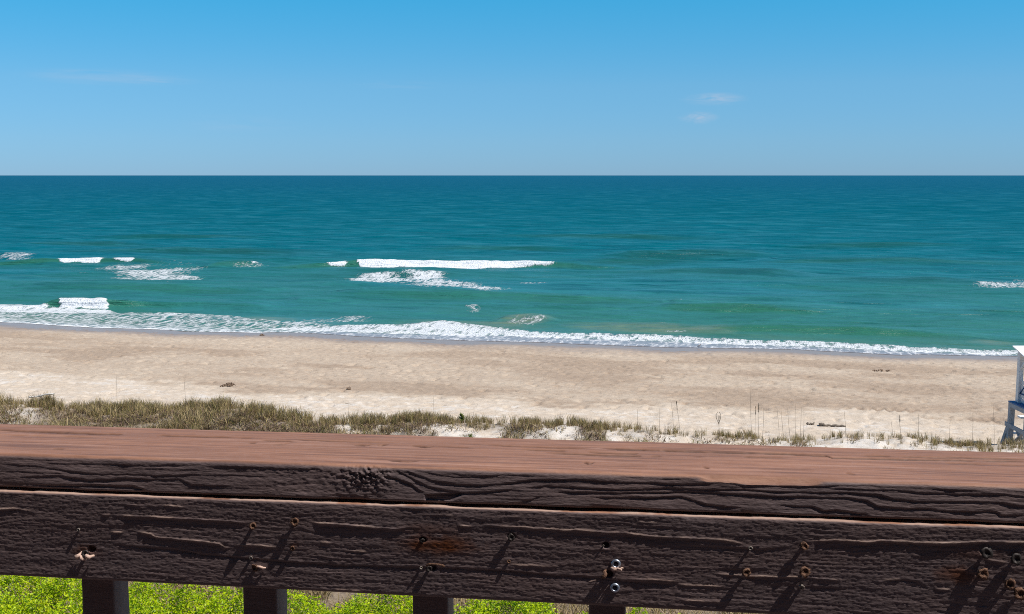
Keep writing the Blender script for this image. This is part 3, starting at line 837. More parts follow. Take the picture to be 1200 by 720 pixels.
FAS_LIPS = [   # lit lips: ridge with a shaded hollow under it
 ([(-20, 596.5), (0, 597), (15, 596), (32, 598.5), (42, 598)], .9, 6),
 ([(118, 603.5), (128, 603)], .6, 5), ([(135, 604), (177, 605.5), (200, 606.8), (250, 610), (272, 611), (298, 614)], 1.3, 10),
 ([(128, 624), (143, 625)], .9, 6),
 ([(155, 623.5), (175, 626.5), (180, 630), (200, 631.7), (233, 635), (255, 637.5), (262, 642.5), (272, 644)], 1.4, 10),
 ([(276, 639.5), (284, 640), (290, 639), (325, 643)], 1.3, 8),
 ([(97, 588), (105, 589)], .6, 4), ([(145, 590.5), (167, 592)], .6, 4), ([(187, 592), (215, 594)], .4, 4),
 ([(361, 612), (400, 614.5), (433, 617.5), (463, 620), (480, 617.5)], 1.3, 10),
 ([(375, 636), (387, 637)], .6, 4), ([(502, 602.5), (532, 604)], .6, 4), ([(400, 646), (430, 647.5)], .8, 5),
 ([(585, 605), (612, 606)], .5, 4), ([(537, 616), (552, 617)], .7, 5),
 ([(560, 615), (613, 618), (657, 621), (675, 621), (710, 624), (733, 624), (758, 628), (800, 630), (833, 632), (857, 634), (875, 639)], 1.1, 9),
 ([(745, 611), (772, 612.5)], .5, 4), ([(590, 662.5), (610, 663.5), (662, 666)], .8, 5),
 ([(945, 634.5), (980, 632.5), (1000, 633.7), (1016, 635), (1032, 633.5), (1088, 636), (1123, 636), (1167, 634.5), (1220, 636)], 1.4, 10),
 ([(833, 673), (867, 676), (890, 677), (933, 677.5), (950, 678), (995, 683)], .9, 5),
 ([(790, 686), (800, 687), (857, 690)], .9, 4), ([(800, 706), (852, 708)], .5, 4),
 ([(1155, 656), (1163, 657), (1184, 660)], 1.0, 5), ([(1037, 681), (1056, 680.5)], .6, 4), ([(1098, 692), (1116, 693)], .6, 4),
 ([(725, 679.5), (760, 681), (800, 684)], .9, 3),
 ([(690, 684), (700, 681)], .9, 4), ([(330, 690), (400, 694), (440, 698), (480, 700)], .4, 3),
]
FAS_CRACKS = [
 ([(128, 640), (200, 645.5), (237, 652), (327, 660), (400, 665), (500, 667), (550, 668.5), (600, 671.5), (642, 676), (692, 678.5), (742, 684), (800, 687.5)], 1.5, 4, .1),
 ([(800, 641), (867, 643), (893, 645), (930, 641)], .9, 7, .1),
 ([(1037, 682), (1067, 682.5), (1087, 687)], .9, 4, .1),
 ([(940, 690), (990, 692)], .8, 5, .1),
 ([(720, 668), (790, 673)], .4, 4, .05),
 ([(835, 668), (870, 670), (900, 671)], .6, 5, .05),
]
def crack_h(U_, Z_, lst, conv, lipmode=False, rough_seed=200):
    h = np.zeros_like(U_); dark = np.zeros_like(U_)
    for k, item in enumerate(lst):
        pts = np.array([conv(x, y) for x, y in item[0]])
        drop = item[1] * 1e-3; rec = item[2] * 1e-3
        o = np.argsort(pts[:, 0]); pts = pts[o]
        u0, u1 = pts[0, 0], pts[-1, 0]
        c0 = max(np.searchsorted(U_[:, 0], u0 - .01) - 1, 0); c1 = min(np.searchsorted(U_[:, 0], u1 + .01) + 1, U_.shape[0])
        if c1 <= c0: continue
        Uc = U_[c0:c1]; Zc = Z_[c0:c1]
        zc = np.interp(Uc, pts[:, 0], pts[:, 1]) + 0.0011 * (fbm(Uc * 90, Uc * 0 + k, rough_seed + k, 3) - .5)
        ln = max(u1 - u0, 1e-3); e = min(.02, ln * .3)
        wv_ = ss(u0 - .002, u0 + e, Uc) * ss(u1 + .002, u1 - e, Uc)
        wv_ = wv_ * (0.55 + 0.9 * fbm(Uc * 45, Uc * 0 + k * 3.1, rough_seed + 60 + k, 2))
        d = zc - Zc                   # >0 below the line
        if lipmode:
            lip = ss(-.0003, .0005, d) * np.exp(-np.clip(d - .0005, 0, None) / .0016) * drop * .95
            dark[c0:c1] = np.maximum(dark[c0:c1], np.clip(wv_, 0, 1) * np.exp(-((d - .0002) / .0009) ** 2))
            hol = -drop * .7 * ss(.0008, .0030, d) * np.exp(-np.clip(d, 0, None) / rec)
            h[c0:c1] += wv_ * (lip + hol)
        else:
            lip = item[3] * 1e-3
            h[c0:c1] += wv_ * (-drop * ss(-.0004, .0007, d) * np.exp(-np.clip(d, 0, None) / rec) + lip * np.exp(-((d + .0016) / .0016) ** 2))
            dark[c0:c1] = np.maximum(dark[c0:c1], 0.0)
    return h, dark

def arc(cx, cz, r, a0, a1, n):
    a = np.linspace(a0, a1, n)
    return np.stack([cx + r * np.cos(a), cz + r * np.sin(a)], 1)
def dense_x():
    lo = -0.70; hi = 0.68
    mid = np.arange(lo, hi, 0.00125)
    return np.concatenate([np.arange(-3.2, lo - .01, .05), mid, np.arange(hi + .02, 3.21, .05)])
XS = dense_x()

def plank(name, prof, disp, mat_, warp=None, xs=XS):
    """sweep a closed profile (y, z) along x; disp(X, prof, normals) -> displaced (Y, Z)"""
    P = np.asarray(prof); n = len(P)
    T = np.roll(P, -1, 0) - np.roll(P, 1, 0); Nn = np.stack([T[:, 1], -T[:, 0]], 1); Nn /= np.linalg.norm(Nn, axis=1)[:, None] + 1e-9
    cen = P.mean(0)
    if ((P - cen) * Nn).sum() < 0: Nn = -Nn
    X = np.broadcast_to(xs[:, None], (len(xs), n)).copy()
    Y = np.broadcast_to(P[:, 0], X.shape).copy(); Zq = np.broadcast_to(P[:, 1], X.shape).copy()
    if warp: Zq = warp(X, Zq)
    h, at_ = disp(X, Y, Zq, Nn)
    Y += h * Nn[:, 0]; Zq += h * Nn[:, 1]
    V = np.stack([X, Y, Zq], -1).reshape(-1, 3)
    F = [grid_faces(len(xs), n, True)]
    caps = [np.arange(n)[::-1][None, :], (np.arange(n) + (len(xs) - 1) * n)[None, :]]
    o = mesh_np(name, V, F + caps, mat_, True, {k: v for k, v in at_.items()}, rail)
    return fix_normals(o)

TOP_CRACKS = [
 ([(-20, 503), (0, 504), (75, 507.5), (150, 509.5), (230, 511.5), (330, 514)], 1.0),
 ([(0, 510), (60, 511), (120, 513)], .5), ([(40, 505.5), (90, 507)], .8),
 ([(60, 526), (76, 527)], .6), ([(285, 518.5), (310, 520), (330, 521), (345, 519)], 1.0), ([(300, 516.5), (330, 517), (352, 518.5)], .8), ([(340, 515.5), (420, 518), (470, 519.5)], .6),
 ([(408, 521), (428, 522), (440, 520.5), (452, 523)], 1.3), ([(425, 518), (440, 522), (458, 521)], 1.1), ([(480, 521.5), (500, 524), (512, 523)], 1.0), ([(505, 523), (560, 525.5)], .6),
 ([(412, 540), (430, 539), (445, 540.5)], .8), ([(452, 539.5), (480, 541), (494, 539.5)], .8),
 ([(560, 521), (640, 524.5), (720, 527), (800, 528.5)], .7), ([(600, 526.5), (680, 529), (700, 530.5), (780, 532.5)], .9), ([(620, 530), (690, 533), (790, 535.5), (830, 536)], 1.1),
 ([(700, 525.5), (800, 529), (900, 531.5), (950, 532.5)], 1.2), ([(880, 530), (920, 532), (968, 534), (975, 536.5), (1100, 539), (1210, 541.5)], 1.2), ([(800, 534), (860, 536), (930, 537)], .8),
 ([(1000, 534), (1100, 536), (1210, 538.5)], .9), ([(682, 541.5), (690, 543.5), (697, 541.5)], 1.0), ([(822, 547), (832, 549)], .7), ([(990, 555), (1003, 556.5)], .7),
 ([(1060, 541), (1120, 543.5), (1210, 545.5)], .6), ([(130, 541), (150, 542)], .5),
]
def disp_cap(X, Y, Zq, Nn):
    front = np.clip(-Nn[:, 0], 0, 1)[None, :] * np.ones_like(X)
    top = np.clip(Nn[:, 1], 0, 1)[None, :] * np.ones_like(X)
    zloc = Zq - ZB
    fin = (np.abs(X) < .72)
    # front face
    kn = np.array(on_front(428, 560))
    dk_ = np.hypot((X - kn[0]) / .026, (zloc - kn[1]) / .02)
    knot = np.exp(-dk_ ** 2)
    hc, _ = crack_h(X, zloc, CAP_CRACKS, on_front)
    fib = (fbm(X * 22, zloc * 520 + 6 * fbm(X * 9, zloc * 40, 300, 2), 301, 3) - .5)
    lumps = (fbm(X * 210, zloc * 330, 304, 3) - .5)
    big = (fbm(X * 14, zloc * 90, 307, 3) - .5)
    smoothzone = ss(on_front(270, 560)[0], on_front(340, 560)[0], X) * ss(on_front(470, 560)[0], on_front(440, 560)[0], X)
    hf = 0.78 * hc + 0.00060 * fib * (1 - .5 * smoothzone) + 0.00060 * lumps * (0.6 + 1.2 * smoothzone) + 0.0009 * big
    kx = X * 0.8 + zloc * .6; kz = X * -.6 + zloc * .8
    cross = 2.2 * (np.abs(fbm(kx * 520, kz * 170, 310, 2) - .5) - .12) + 1.6 * (fbm(X * 330, zloc * 420, 312, 2) - .5)
    hf += 0.0030 * knot * cross * (.35 + .65 * ss(-.030, -.006, zloc))
    # notch right of the knot
    a = np.array([on_front(498, 580), on_front(543, 578), on_front(520, 590), on_front(498, 592)])
    inx = ss(a[0, 0] - .001, a[0, 0] + .0015, X) * ss(a[1, 0] + .002, a[1, 0] - .004, X)
    ztop = np.interp(X, [a[0, 0], a[1, 0]], [a[0, 1], a[1, 1]]); zbot = np.interp(X, [a[0, 0], a[2, 0], a[1, 0]], [a[3, 1], a[2, 1], a[1, 1]])
    hf -= 0.0022 * inx * ss(ztop + .0003, ztop - .0006, zloc) * ss(zbot - .0035, zbot + .001, zloc)
    # top face
    ht = np.zeros_like(X); dark = np.zeros_like(X)
    for k, (pl, wd) in enumerate(TOP_CRACKS):
        pts = np.array([on_top(x, y) for x, y in pl]); pts = pts[np.argsort(pts[:, 0])]
        c0 = max(np.searchsorted(XS, pts[0, 0] - .005) - 1, 0); c1 = min(np.searchsorted(XS, pts[-1, 0] + .005) + 1, len(XS))
        if c1 <= c0: continue
        Xc = X[c0:c1]; Yc = Y[c0:c1]
        yc = np.interp(Xc, pts[:, 0], pts[:, 1]) + .004 * (fbm(Xc * 60, Xc * 0 + k, 330 + k, 3) - .5)
        ln = pts[-1, 0] - pts[0, 0]; e = min(.03, ln * .35)
        wq = ss(pts[0, 0], pts[0, 0] + e, Xc) * ss(pts[-1, 0], pts[-1, 0] - e, Xc) * ss(.25, .5, fbm(Xc * 35, Xc * 0 + k, 360 + k, 2))
        g_ = np.exp(-((Yc - yc) / (.0019 * (.7 + .6 * wd))) ** 2) * wq
        ht[c0:c1] -= .0032 * wd * g_
        dark[c0:c1] = np.maximum(dark[c0:c1], np.clip(g_ * wd * 1.2, 0, 1) * .95)
    ht += 0.00050 * (fbm(X * 16, Y * 260, 320, 3) - .5) + 0.0006 * (fbm(X * 9, Y * 40, 322, 3) - .5) + 0.00025 * (fbm(X * 150, Y * 200, 323, 2) - .5)
    h = front * hf + top * ht * (1 - front)
    # chipped arris
    ca, cb = on_top(820, 557)[0], on_top(962, 560)[0]
    chip = ss(ca - .004, ca + .012, X) * ss(cb + .006, cb - .016, X)
    corner = np.exp(-(((Y - 0) / .012) ** 2 + ((zloc) / .008) ** 2))
    lim = -.0062 + .0035 * (fbm(X * 25, X * 0 + 7, 326, 3) - .5) + .95 * Y
    bev = chip * np.clip(zloc - lim, 0, None) * (Y < .012)
    Zq -= bev
    h -= corner * .0024 * (fbm(X * 22, X * 0 + 1, 327, 4) - .4)
    corner2 = np.exp(-(((Y - 0) / .005) ** 2 + ((zloc + .038) / .006) ** 2))
    h -= corner2 * .003 * (fbm(X * 18, X * 0 + 2, 328, 4) - .35)
    h = np.where(fin, h, h * .3)
    return h, {'crack': dark * top, 'rust': np.zeros_like(X), 'faded_lit': np.maximum(ss(.35, .85, top), .85 * np.clip(bev / .0008, 0, 1))}
r = 0.0055
def cap_profile():
    w, th = CAPW, .038
    fr = [(0, z) for z in np.arange(-th + .003, -r + 1e-6, .00062)]              # up the front
    tp = [(y, 0) for y in np.concatenate([np.arange(r, w - .004, .0019)])]
    P = [(0.003, -th)] + [(.001, -th + .001)] + fr + [tuple(q) for q in arc(r, -r, r, math.pi, math.pi / 2, 10)[1:-1]] + tp
    P += [tuple(q) for q in arc(w - .004, -.004, .004, math.pi / 2, 0, 4)] + [(w, -th + .003), (w - .003, -th)]
    P += [(y, -th) for y in (w * .66, w * .33)]
    return np.array([(y, ZB + z) for y, z in P])
CAPW = on_top(600, 513)[1]
print('cap width', CAPW, 'cap z', ZCAP)
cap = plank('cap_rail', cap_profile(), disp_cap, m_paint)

FY = -0.0030                       # face of the side board, slightly proud of the cap
FT, FB = on_front(600, 597.2, FY)[1], on_front(600, 707.5, FY)[1]
print('side board', FT, FB)
TILT = 0.082
PITS = [(495, 634, 3.2, 5), (710, 640, 3.4, 6), (713.5, 675.5, 4.2, 7), (104, 645.5, 4.5, 5), (1156, 648, 4.5, 5), (505, 667.5, 4.5, 4), (599, 630, 4.0, 3.5)]
STAINS = [(512, 641, 62, 17, 1.0), (505, 622, 55, 9, .35), (97, 648, 22, 9, .55), (1122, 676, 32, 14, .8), (1140, 650, 40, 12, .30), (881, 680, 8, 5, .6), (345, 640, 8, 8, .3)]
def on_side(px, py): return on_front(px, py, FY)
def disp_side(X, Y, Zq, Nn):
    front = np.clip(-Nn[:, 0], 0, 1)[None, :] * np.ones_like(X)
    front = ss(.3, .95, front)
    topn = np.clip(Nn[:, 1], 0, 1)[None, :] * np.ones_like(X)
    z = Zq - ZB
    fin = np.abs(X) < .72
    hl, lit_edge = crack_h(X, z, FAS_LIPS, on_side, True, 400)
    hc, _ = crack_h(X, z, FAS_CRACKS, on_side, False, 460)
    fib = (fbm(X * 26, z * 430 + 5 * fbm(X * 8, z * 30, 500, 2), 501, 3) - .5)
    lumps = (fbm(X * 190, z * 560, 504, 3) - .5)
    big = (fbm(X * 9, z * 60, 507, 3) - .5)
    hf = 0.92 * hl + 0.92 * hc + 0.00060 * fib + 0.00050 * lumps + 0.00030 * (vn(X * 520, z * 800, 509) - .5) + 0.0009 * big
    h = front * hf
    for (x, y, rr, dp) in PITS:
        u0, z0 = on_side(x, y)
        d = np.hypot(X - u0, (z - z0) * 1.1) * 1e3 / rr
        h -= front * dp * 1e-3 * ss(1.15, .7, d + .25 * (vn(X * 500, z * 500, 510) - .5))
    # uneven upper arris that catches the sun
    ed = np.exp(-((z - FT) / .004) ** 2) * ((Y < .012))
    h -= ed * .0026 * (fbm(X * 22, X * 0 + 3, 512, 5, .62) - .42)
    rust = np.zeros_like(X)
    for (x, y, a, b_, s_) in STAINS:
        u0, z0 = on_side(x, y)
        d = np.hypot((X - u0) / (a * .00087), (z - z0) / (b_ * .00087)) + .7 * (fbm(X * 90, z * 140, 514, 3) - .5)
        rust = np.maximum(rust, s_ * ss(1.1, .1, d))
    h = np.where(fin, h, h * .3)
    pit = np.zeros_like(X)
    return h, {'crack': pit, 'rust': rust, 'faded_lit': ss(.45, .9, topn), 'lit_edge': np.maximum(.8 * ss(.45, .9, topn) * ss(.30, .5, fbm(X * 30, X * 0, 517, 3)), .8 * lit_edge * front * ss(.32, .58, fbm(X * 40, z * 60, 516, 3)))}
def side_profile():
    hgt = FT - FB; th = .038; r_ = .0028
    zz = np.arange(FB + .004, FT - r_, .00078)
    P = [(FY + .004, FB), (FY + .001, FB + .0015)] + [(FY, z) for z in zz] + [tuple(q) for q in arc(FY + r_, FT - r_, r_, math.pi, math.pi / 2, 7)[0:]]
    P += [(FY + .008, FT), (FY + .016, FT), (FY + th - .002, FT), (FY + th, FT - .002), (FY + th, FB + .002), (FY + th - .002, FB)]
    # the board leans back a little toward its foot
    return np.array([(y + (FT - z) * TILT, ZB + z) for y, z in P])
def grow(X, Zq):
    """the board is a little deeper toward its right end"""
    (xa, za), (xb, zb) = on_front(0, 675.5, FY + .0078), on_front(735, 713.2, FY + .0078)
    sa, sb = (FT - za) / (FT - FB), (FT - zb) / (FT - FB)
    f = np.clip(sa + (sb - sa) * (X - xa) / (xb - xa), .9, 1.15)
    return ZB + FT - (ZB + FT - Zq) * f
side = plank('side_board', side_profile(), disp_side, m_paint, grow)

# balusters nailed behind the side board
def baluster(x0, x1, label=None):
    yb = FY + .038 + (FT - FB) * TILT + .0005
    mb = MB()
    nz = 40
    top, bot = ZB - .045, -0.16
    zz = np.linspace(bot, top, nz)
    w = x1 - x0; d = .038; rr = .003
    prof = []
    for (cx, cy, a0) in ((x1 - rr, yb + rr, -90), (x1 - rr, yb + d - rr, 0), (x0 + rr, yb + d - rr, 90), (x0 + rr, yb + rr, 180)):
        for k in range(3):
            a = R(a0 + k * 45); prof.append((cx + rr * math.cos(a), cy + rr * math.sin(a)))
    prof = np.array(prof); n = len(prof)
    V = np.zeros((nz, n, 3)); V[:, :, :2] = prof[None]; V[:, :, 2] = zz[:, None]
    V[:, :, 0] += .0012 * (fbm(V[:, :, 2] * 40, V[:, :, 0] * 200 + x0 * 50, 520, 3) - .5)
    V[:, :, 1] += .0012 * (fbm(V[:, :, 2] * 40, V[:, :, 1] * 200 + x0 * 50, 523, 3) - .5)
    mb.add(V.reshape(-1, 3), grid_faces(nz, n, True))
    o = mb.build('baluster', m_paint, None, True)
    me = o.data
    for f in (np.arange(n)[::-1], np.arange(n) + (nz - 1) * n):
        pass
    o.parent = rail
    fix_normals(o)
    return o
bx = []
for a_, b_ in ((95, 135.5), (284, 325), (483, 523.5), (690, 731)):
    yp = FY + .038 + (FT - FB) * TILT
    u0, _ = on_front(a_, 700, yp); u1, _ = on_front(b_, 700, yp)
    bx.append((u0, u1))
print('balusters', bx)
bw = np.mean([q[1] - q[0] for q in bx]); sp_ = (bx[3][0] - bx[0][0]) / 3
for q in bx: baluster(q[0], q[0] + bw)
for k in range(1, 6): baluster(bx[3][0] + sp_ * k, bx[3][0] + sp_ * k + bw)
for k in range(1, 6): baluster(bx[0][0] - sp_ * k, bx[0][0] - sp_ * k + bw)

# fixings in the side board ------------------------------------------------
def side_pos(px, py, off=0.0):
    x, z = on_side(px, py)
    y = FY + (FT - z) * TILT - off
    return np.array([x, y, ZB + z])
def lathe(mb, c, axis, prof, n=14, jit=0.0, seed=0):
    axis = np.asarray(axis, float); axis /= np.linalg.norm(axis)
    x = np.cross([0, 0, 1.0], axis); x /= np.linalg.norm(x); y = np.cross(axis, x)
    rg = np.random.default_rng(seed)
    V = []
    for (r_, h_) in prof:
        for k in range(n):
            a = 2 * math.pi * k / n
            rr = r_ * (1 + jit * rg.normal()); hh_ = h_ * (1 + .5 * jit * rg.normal())
            V.append(np.asarray(c) + axis * hh_ + rr * (math.cos(a) * x + math.sin(a) * y))
    mb.add(np.array(V), grid_faces(len(prof), n, True))
def nail(px, py, rad, length, mat_, bend=(0, 0), seed=1, name='nail', label=None, shank=.0017):
    mb = MB(); c = side_pos(px, py)
    ax = np.array([bend[0], -1.0, bend[1]]); ax /= np.linalg.norm(ax)
    lathe(mb, c, ax, [(shank, -.004), (shank * 1.05, length * .55), (rad * .8, length * .62), (rad, length * .75), (rad * .97, length * .95), (rad * .70, length * 1.06), (rad * .50, length * .80), (rad * .05, length * .62)], 13, .15, seed)
    o = fix_normals(mb.build(name, mat_, side, True))
    if label: o['label'] = label
    return o
def torx(px, py, label):
    mb = MB(); c = side_pos(px, py, -.0002); rr = .0050
    lathe(mb, c, (0, -1, 0.02), [(rr * 1.0, -.002), (rr, .0010), (rr * .93, .0018), (rr * .62, .0024), (rr * .56, .0022), (rr * .5, .0006), (rr * .02, .0005)], 24)
    o = fix_normals(mb.build('screw', m_zinc, side, True)); o['label'] = label
    m2 = MB()
    lathe(m2, c + np.array([0, -.0009, 0]), (0, -1, .02), [(rr * .5, -.0008), (rr * .5, .0004), (rr * .3, .0007), (rr * .02, .0007)], 12)
    fix_normals(m2.build('screw_recess', m_zincdark, None, True))
    return o
def torx2(px, py, label):
    o = torx(px, py, label)
    for q in list(COL.objects):
        if q.name.startswith('screw_recess') and q.parent is None: q.parent = o
    return o
def splinter(px, py, ln, wd, ang, out, mat_, seed, name='splinter'):
    rg = np.random.default_rng(seed); mb = MB(); c = side_pos(px, py)
    d = np.array([math.cos(ang), 0, math.sin(ang)])
    n = 7
    P = [c + d * ln * (k / (n - 1) - .5) + np.array([0, -out * (0.25 + math.sin(k / (n - 1) * 3.14)), 0]) + rg.normal(0, .0005, 3) for k in range(n)]
    mb.tube(P, [wd * (.3 + .7 * math.sin(.4 + 2.4 * k / (n - 1))) for k in range(n)], 6)
    o = fix_normals(mb.build(name, mat_, side, True)); return o
def staple(px, py, mat_):
    mb = MB(); c = side_pos(px, py)
    P = [c + np.array([.009 * math.cos(a), -.004 - .0045 * math.sin(a), .0035 * math.sin(a) ]) for a in np.linspace(0, math.pi, 12)]
    mb.tube(P, .0012, 6)
    return fix_normals(mb.build('bent_nail', mat_, side, True))
nail(91, 621.7, 0.00194, 0.00242, m_dull, seed=1, shank=.0012)
nail(296, 616.7, 0.00370, 0.00484, m_rust, (.2, .1), 2)
nail(345.7, 612, 0.00440, 0.00429, m_rust, (0, .15), 3)
nail(341.7, 643, 0.00264, 0.00289, m_rust, (.1, -.1), 4)
nail(292.5, 655.5, 0.00194, 0.00195, m_dull, seed=5, shank=.0012)
nail(298, 666.5, 0.00422, 0.00289, m_rust, (-.3, -.2), 6)
splinter(304, 666.5, .011, .0016, -.1, .003, m_split, 31)
splinter(91, 651.5, .009, .0022, .6, .006, m_split, 32); splinter(96, 654, .007, .0018, -.9, .006, m_split, 33)
splinter(103.5, 652, .009, .0024, -.15, .006, m_split, 34)
nail(99, 650.5, 0.00405, 0.00554, m_blackiron, (.1, .2), 7, 'broken_bolt')
nail(494, 634.5, 0.00229, 0.00148, m_blackiron, (.3, -.2), 8)
staple(510, 664, m_rust)
nail(502, 668.5, 0.00317, 0.00242, m_blackiron, (.1, .1), 9)
nail(492, 667.5, 0.00176, 0.00195, m_dull, (.4, .1), 10, shank=.0012)
nail(599, 630.5, 0.00370, 0.00312, m_blackiron, (.1, .1), 11)
nail(595.8, 660, 0.00194, 0.00195, m_rust, (0, .2), 12, shank=.0012)
torx2(721.7, 662.6, 'shiny zinc screw, the upper of two'); torx2(720.4, 691.5, 'shiny zinc screw, the lower of two')
splinter(708, 674, .009, .0024, 1.35, .006, m_rust, 35, 'bent_nail'); splinter(720, 667.5, .007, .0020, -.1, .004, m_split, 36); splinter(726, 667.3, .006, .0014, .1, .004, m_split, 37)
nail(707, 640.5, 0.00106, 0.00148, m_dull, seed=13, shank=.0008)
nail(879.5, 643, 0.00211, 0.00335, m_dull, (0, .1), 14, shank=.0013)
nail(942.3, 640.5, 0.00405, 0.00390, m_rust, (.1, .15), 15)
nail(874.8, 672.5, 0.00440, 0.00507, m_rust, (.05, .15), 16)
nail(942.5, 671.5, 0.00510, 0.00507, m_rust, (.1, .15), 17)
nail(940.5, 689.5, 0.00299, 0.00289, m_dull, (-.2, -.3), 18)
nail(1155.7, 648.5, 0.00546, 0.00359, m_blackiron, (.1, .1), 19)
nail(1152, 673, 0.00546, 0.00437, m_rust, (.1, .1), 20)
nail(1190.3, 656, 0.00546, 0.00413, m_blackiron, (.1, .15), 21)
nail(1184.5, 686, 0.00528, 0.00460, m_rust, (-.1, .1), 22)
nail(1196.5, 697.5, 0.00581, 0.00437, m_rust, (0, .1), 23)

# ------------------------------------------------------------------ dune grass
rg = np.random.default_rng(31)
PAL = np.array([(0.48, 0.365, 0.190), (0.35, 0.265, 0.120), (0.215, 0.190, 0.050), (0.125, 0.120, 0.030), (0.26, 0.175, 0.115), (0.13, 0.085, 0.065)])
P_GREEN = [.34, .26, .17, .07, .10, .06]; P_DRY = [.38, .30, .08, .04, .12, .08]; P_DEAD = [.14, .16, .08, .05, .30, .27]; P_STRAW = [.52, .26, .05, .02, .11, .04]
def template(nbl, spread, pal_p, lean, wid):
    """one tuft of unit height"""
    V_ = []; C_ = []
    for k in range(nbl):
        a = rg.uniform(0, 6.283); rr = spread * math.sqrt(rg.random())
        h_ = rg.uniform(.55, 1.15); la = rg.uniform(0, 6.283); ll = lean * h_ * rg.uniform(.1, 1.0)
        bx_, by_ = rr * math.cos(a), rr * math.sin(a)
        w = wid * rg.uniform(.7, 1.3); ta = rg.uniform(0, 3.1416)
        wx, wy = math.cos(ta) * w / 2, math.sin(ta) * w / 2
        col = PAL[rg.choice(6, p=pal_p)] * rg.uniform(.75, 1.25)
        for f, wf in ((0, 1), (.4, .9), (.75, .6)):
            ox = ll * math.cos(la) * f ** 1.8; oy = ll * math.sin(la) * f ** 1.8
            z_ = h_ * (f - .18 * lean * f ** 2)
            V_.append((bx_ + ox - wx * wf, by_ + oy - wy * wf, z_)); V_.append((bx_ + ox + wx * wf, by_ + oy + wy * wf, z_))
        V_.append((bx_ + ll * math.cos(la), by_ + ll * math.sin(la), h_ * (1 - .18 * lean)))
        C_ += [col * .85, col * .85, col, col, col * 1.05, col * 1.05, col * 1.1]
    return np.array(V_), np.array(C_)
KINDS = {'crest': [template(int(rg.integers(14, 26)), .26, P_GREEN, .55, .028) for _ in range(14)],
         'green': [template(int(rg.integers(12, 22)), .36, P_GREEN, .7, .032) for _ in range(14)],
         'dry': [template(int(rg.integers(12, 22)), .36, P_DRY, .7, .032) for _ in range(14)],
         'dead': [template(int(rg.integers(18, 30)), 1.15, P_DEAD, 1.7, .085) for _ in range(14)],
         'straw': [template(int(rg.integers(10, 18)), .45, P_STRAW, 1.0, .034) for _ in range(14)]}
GV = []; GC = []
def plant(kind, u, v, hgt):
    V_, C_ = KINDS[kind][rg.integers(14)]
    a = rg.uniform(0, 6.283); ca_, sa_ = math.cos(a), math.sin(a)
    q = V_ * hgt
    GV.append((q[:, 0] * ca_ - q[:, 1] * sa_, q[:, 0] * sa_ + q[:, 1] * ca_, q[:, 2], u, v)); GC.append(C_ * rg.uniform(.82, 1.18))
M_ = 34000
us = rg.uniform(-22, 26, M_); vs_ = CREST(us) + rg.uniform(-4.6, .9, M_)
dn, cr_ = veg(us, vs_)
dn = dn * np.clip(-.25 + 2.0 * fbm(us * 1.2, vs_ * 1.1, 600, 2), np.where(cr_ > .4, .30, .05), 1.1) * np.where(cr_ > .4, .80, .55)
xs_ = px_of_u(us, vs_)
lf = np.interp(xs_, [350, 560, 900], [1, .85, .72]) * (.62 + .75 * fbm(us * 1.5, vs_ * .8, 611, 2))
dn = dn * np.interp(xs_, [600, 760, 900], [1, .75, .68])
low = fbm(us * .55, vs_ * .8, 608, 3)
for k in np.nonzero(rg.random(M_) < dn)[0]:
    w = vs_[k] - CREST(us[k])
    if cr_[k] > .45 and w > -.5: plant('crest', us[k], vs_[k], rg.uniform(.30, .56) * lf[k] * .78)
    else:
        q = rg.random()
        if q < .72 - 1.6 * (low[k] - .3): plant('green' if rg.random() < .62 else 'dry', us[k], vs_[k], rg.uniform(.20, .44) * lf[k])
        else: plant('dead', us[k], vs_[k], rg.uniform(.10, .26))
# pale dry grass behind and between the shrubs at the foot of the dune
for k in range(5200):
    x = rg.uniform(-9.5, 4.5); y = rg.uniform(17.5, 27.5)
    u, v = to_uv(np.array([x, y, 0]))
    if rg.random() < .35 + .9 * float(fbm(u * .8, v * .8, 605, 2)): plant('straw', u, v, rg.uniform(.22, .5))
gu_ = np.array([g[3] for g in GV]); gv_ = np.array([g[4] for g in GV]); gz_ = ground_z(gu_, gv_) - .02
Vb = np.concatenate([np.stack([g[0] + g[3], g[1] + g[4], g[2] + z_], 1) for g, z_ in zip(GV, gz_)])
Cb = np.concatenate(GC)
i7 = np.arange(len(Vb) // 7) * 7
quads = np.concatenate([np.stack([i7, i7 + 1, i7 + 3, i7 + 2], 1), np.stack([i7 + 2, i7 + 3, i7 + 5, i7 + 4], 1)])
tris = np.stack([i7 + 4, i7 + 5, i7 + 6], 1)
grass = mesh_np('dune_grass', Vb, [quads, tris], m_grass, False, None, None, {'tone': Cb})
grass.location = SO; grass.rotation_euler = (0, 0, SANG)
tag(grass, 'olive and straw coloured dune grass along the top of the sand dune behind the railing', 'dune grass', kind='stuff')

# ------------------------------------------------------------------ green shrubs below the rail
bound = np.array([puv(x, y, 1.75) for x, y in [(-160, 660), (0, 668), (100, 674), (150, 686), (205, 691), (285, 703), (335, 711), (360, 707), (400, 700), (478, 704), (500, 713), (530, 719), (560, 712), (640, 713), (690, 723), (800, 728), (1000, 760)]])
nl = 270000
uu = rg.uniform(-9, 13, nl)
vtop = np.interp(uu, bound[:, 0], bound[:, 1]) + .35 * (fbm(uu * 1.7, uu * 0, 620, 3) - .5) * 2
dv = rg.uniform(0, 1, nl) ** 1.3 * 5.0
vv = vtop - dv
mound = 0.55 + .75 * fbm(uu * .75, vv * .75, 622, 3) * ss(0, .6, dv) + .1 * ss(0, .3, dv)
gap = fbm(uu * 2.6, vv * 2.6, 626, 3)
top_z = ground_z(uu, vv, False) + mound * (.25 + 1.25 * gap) + .10 * (vn(uu * 5, vv * 5, 629) - .5)
dz = rg.random(nl) ** 2.0 * .38
zz = top_z - dz
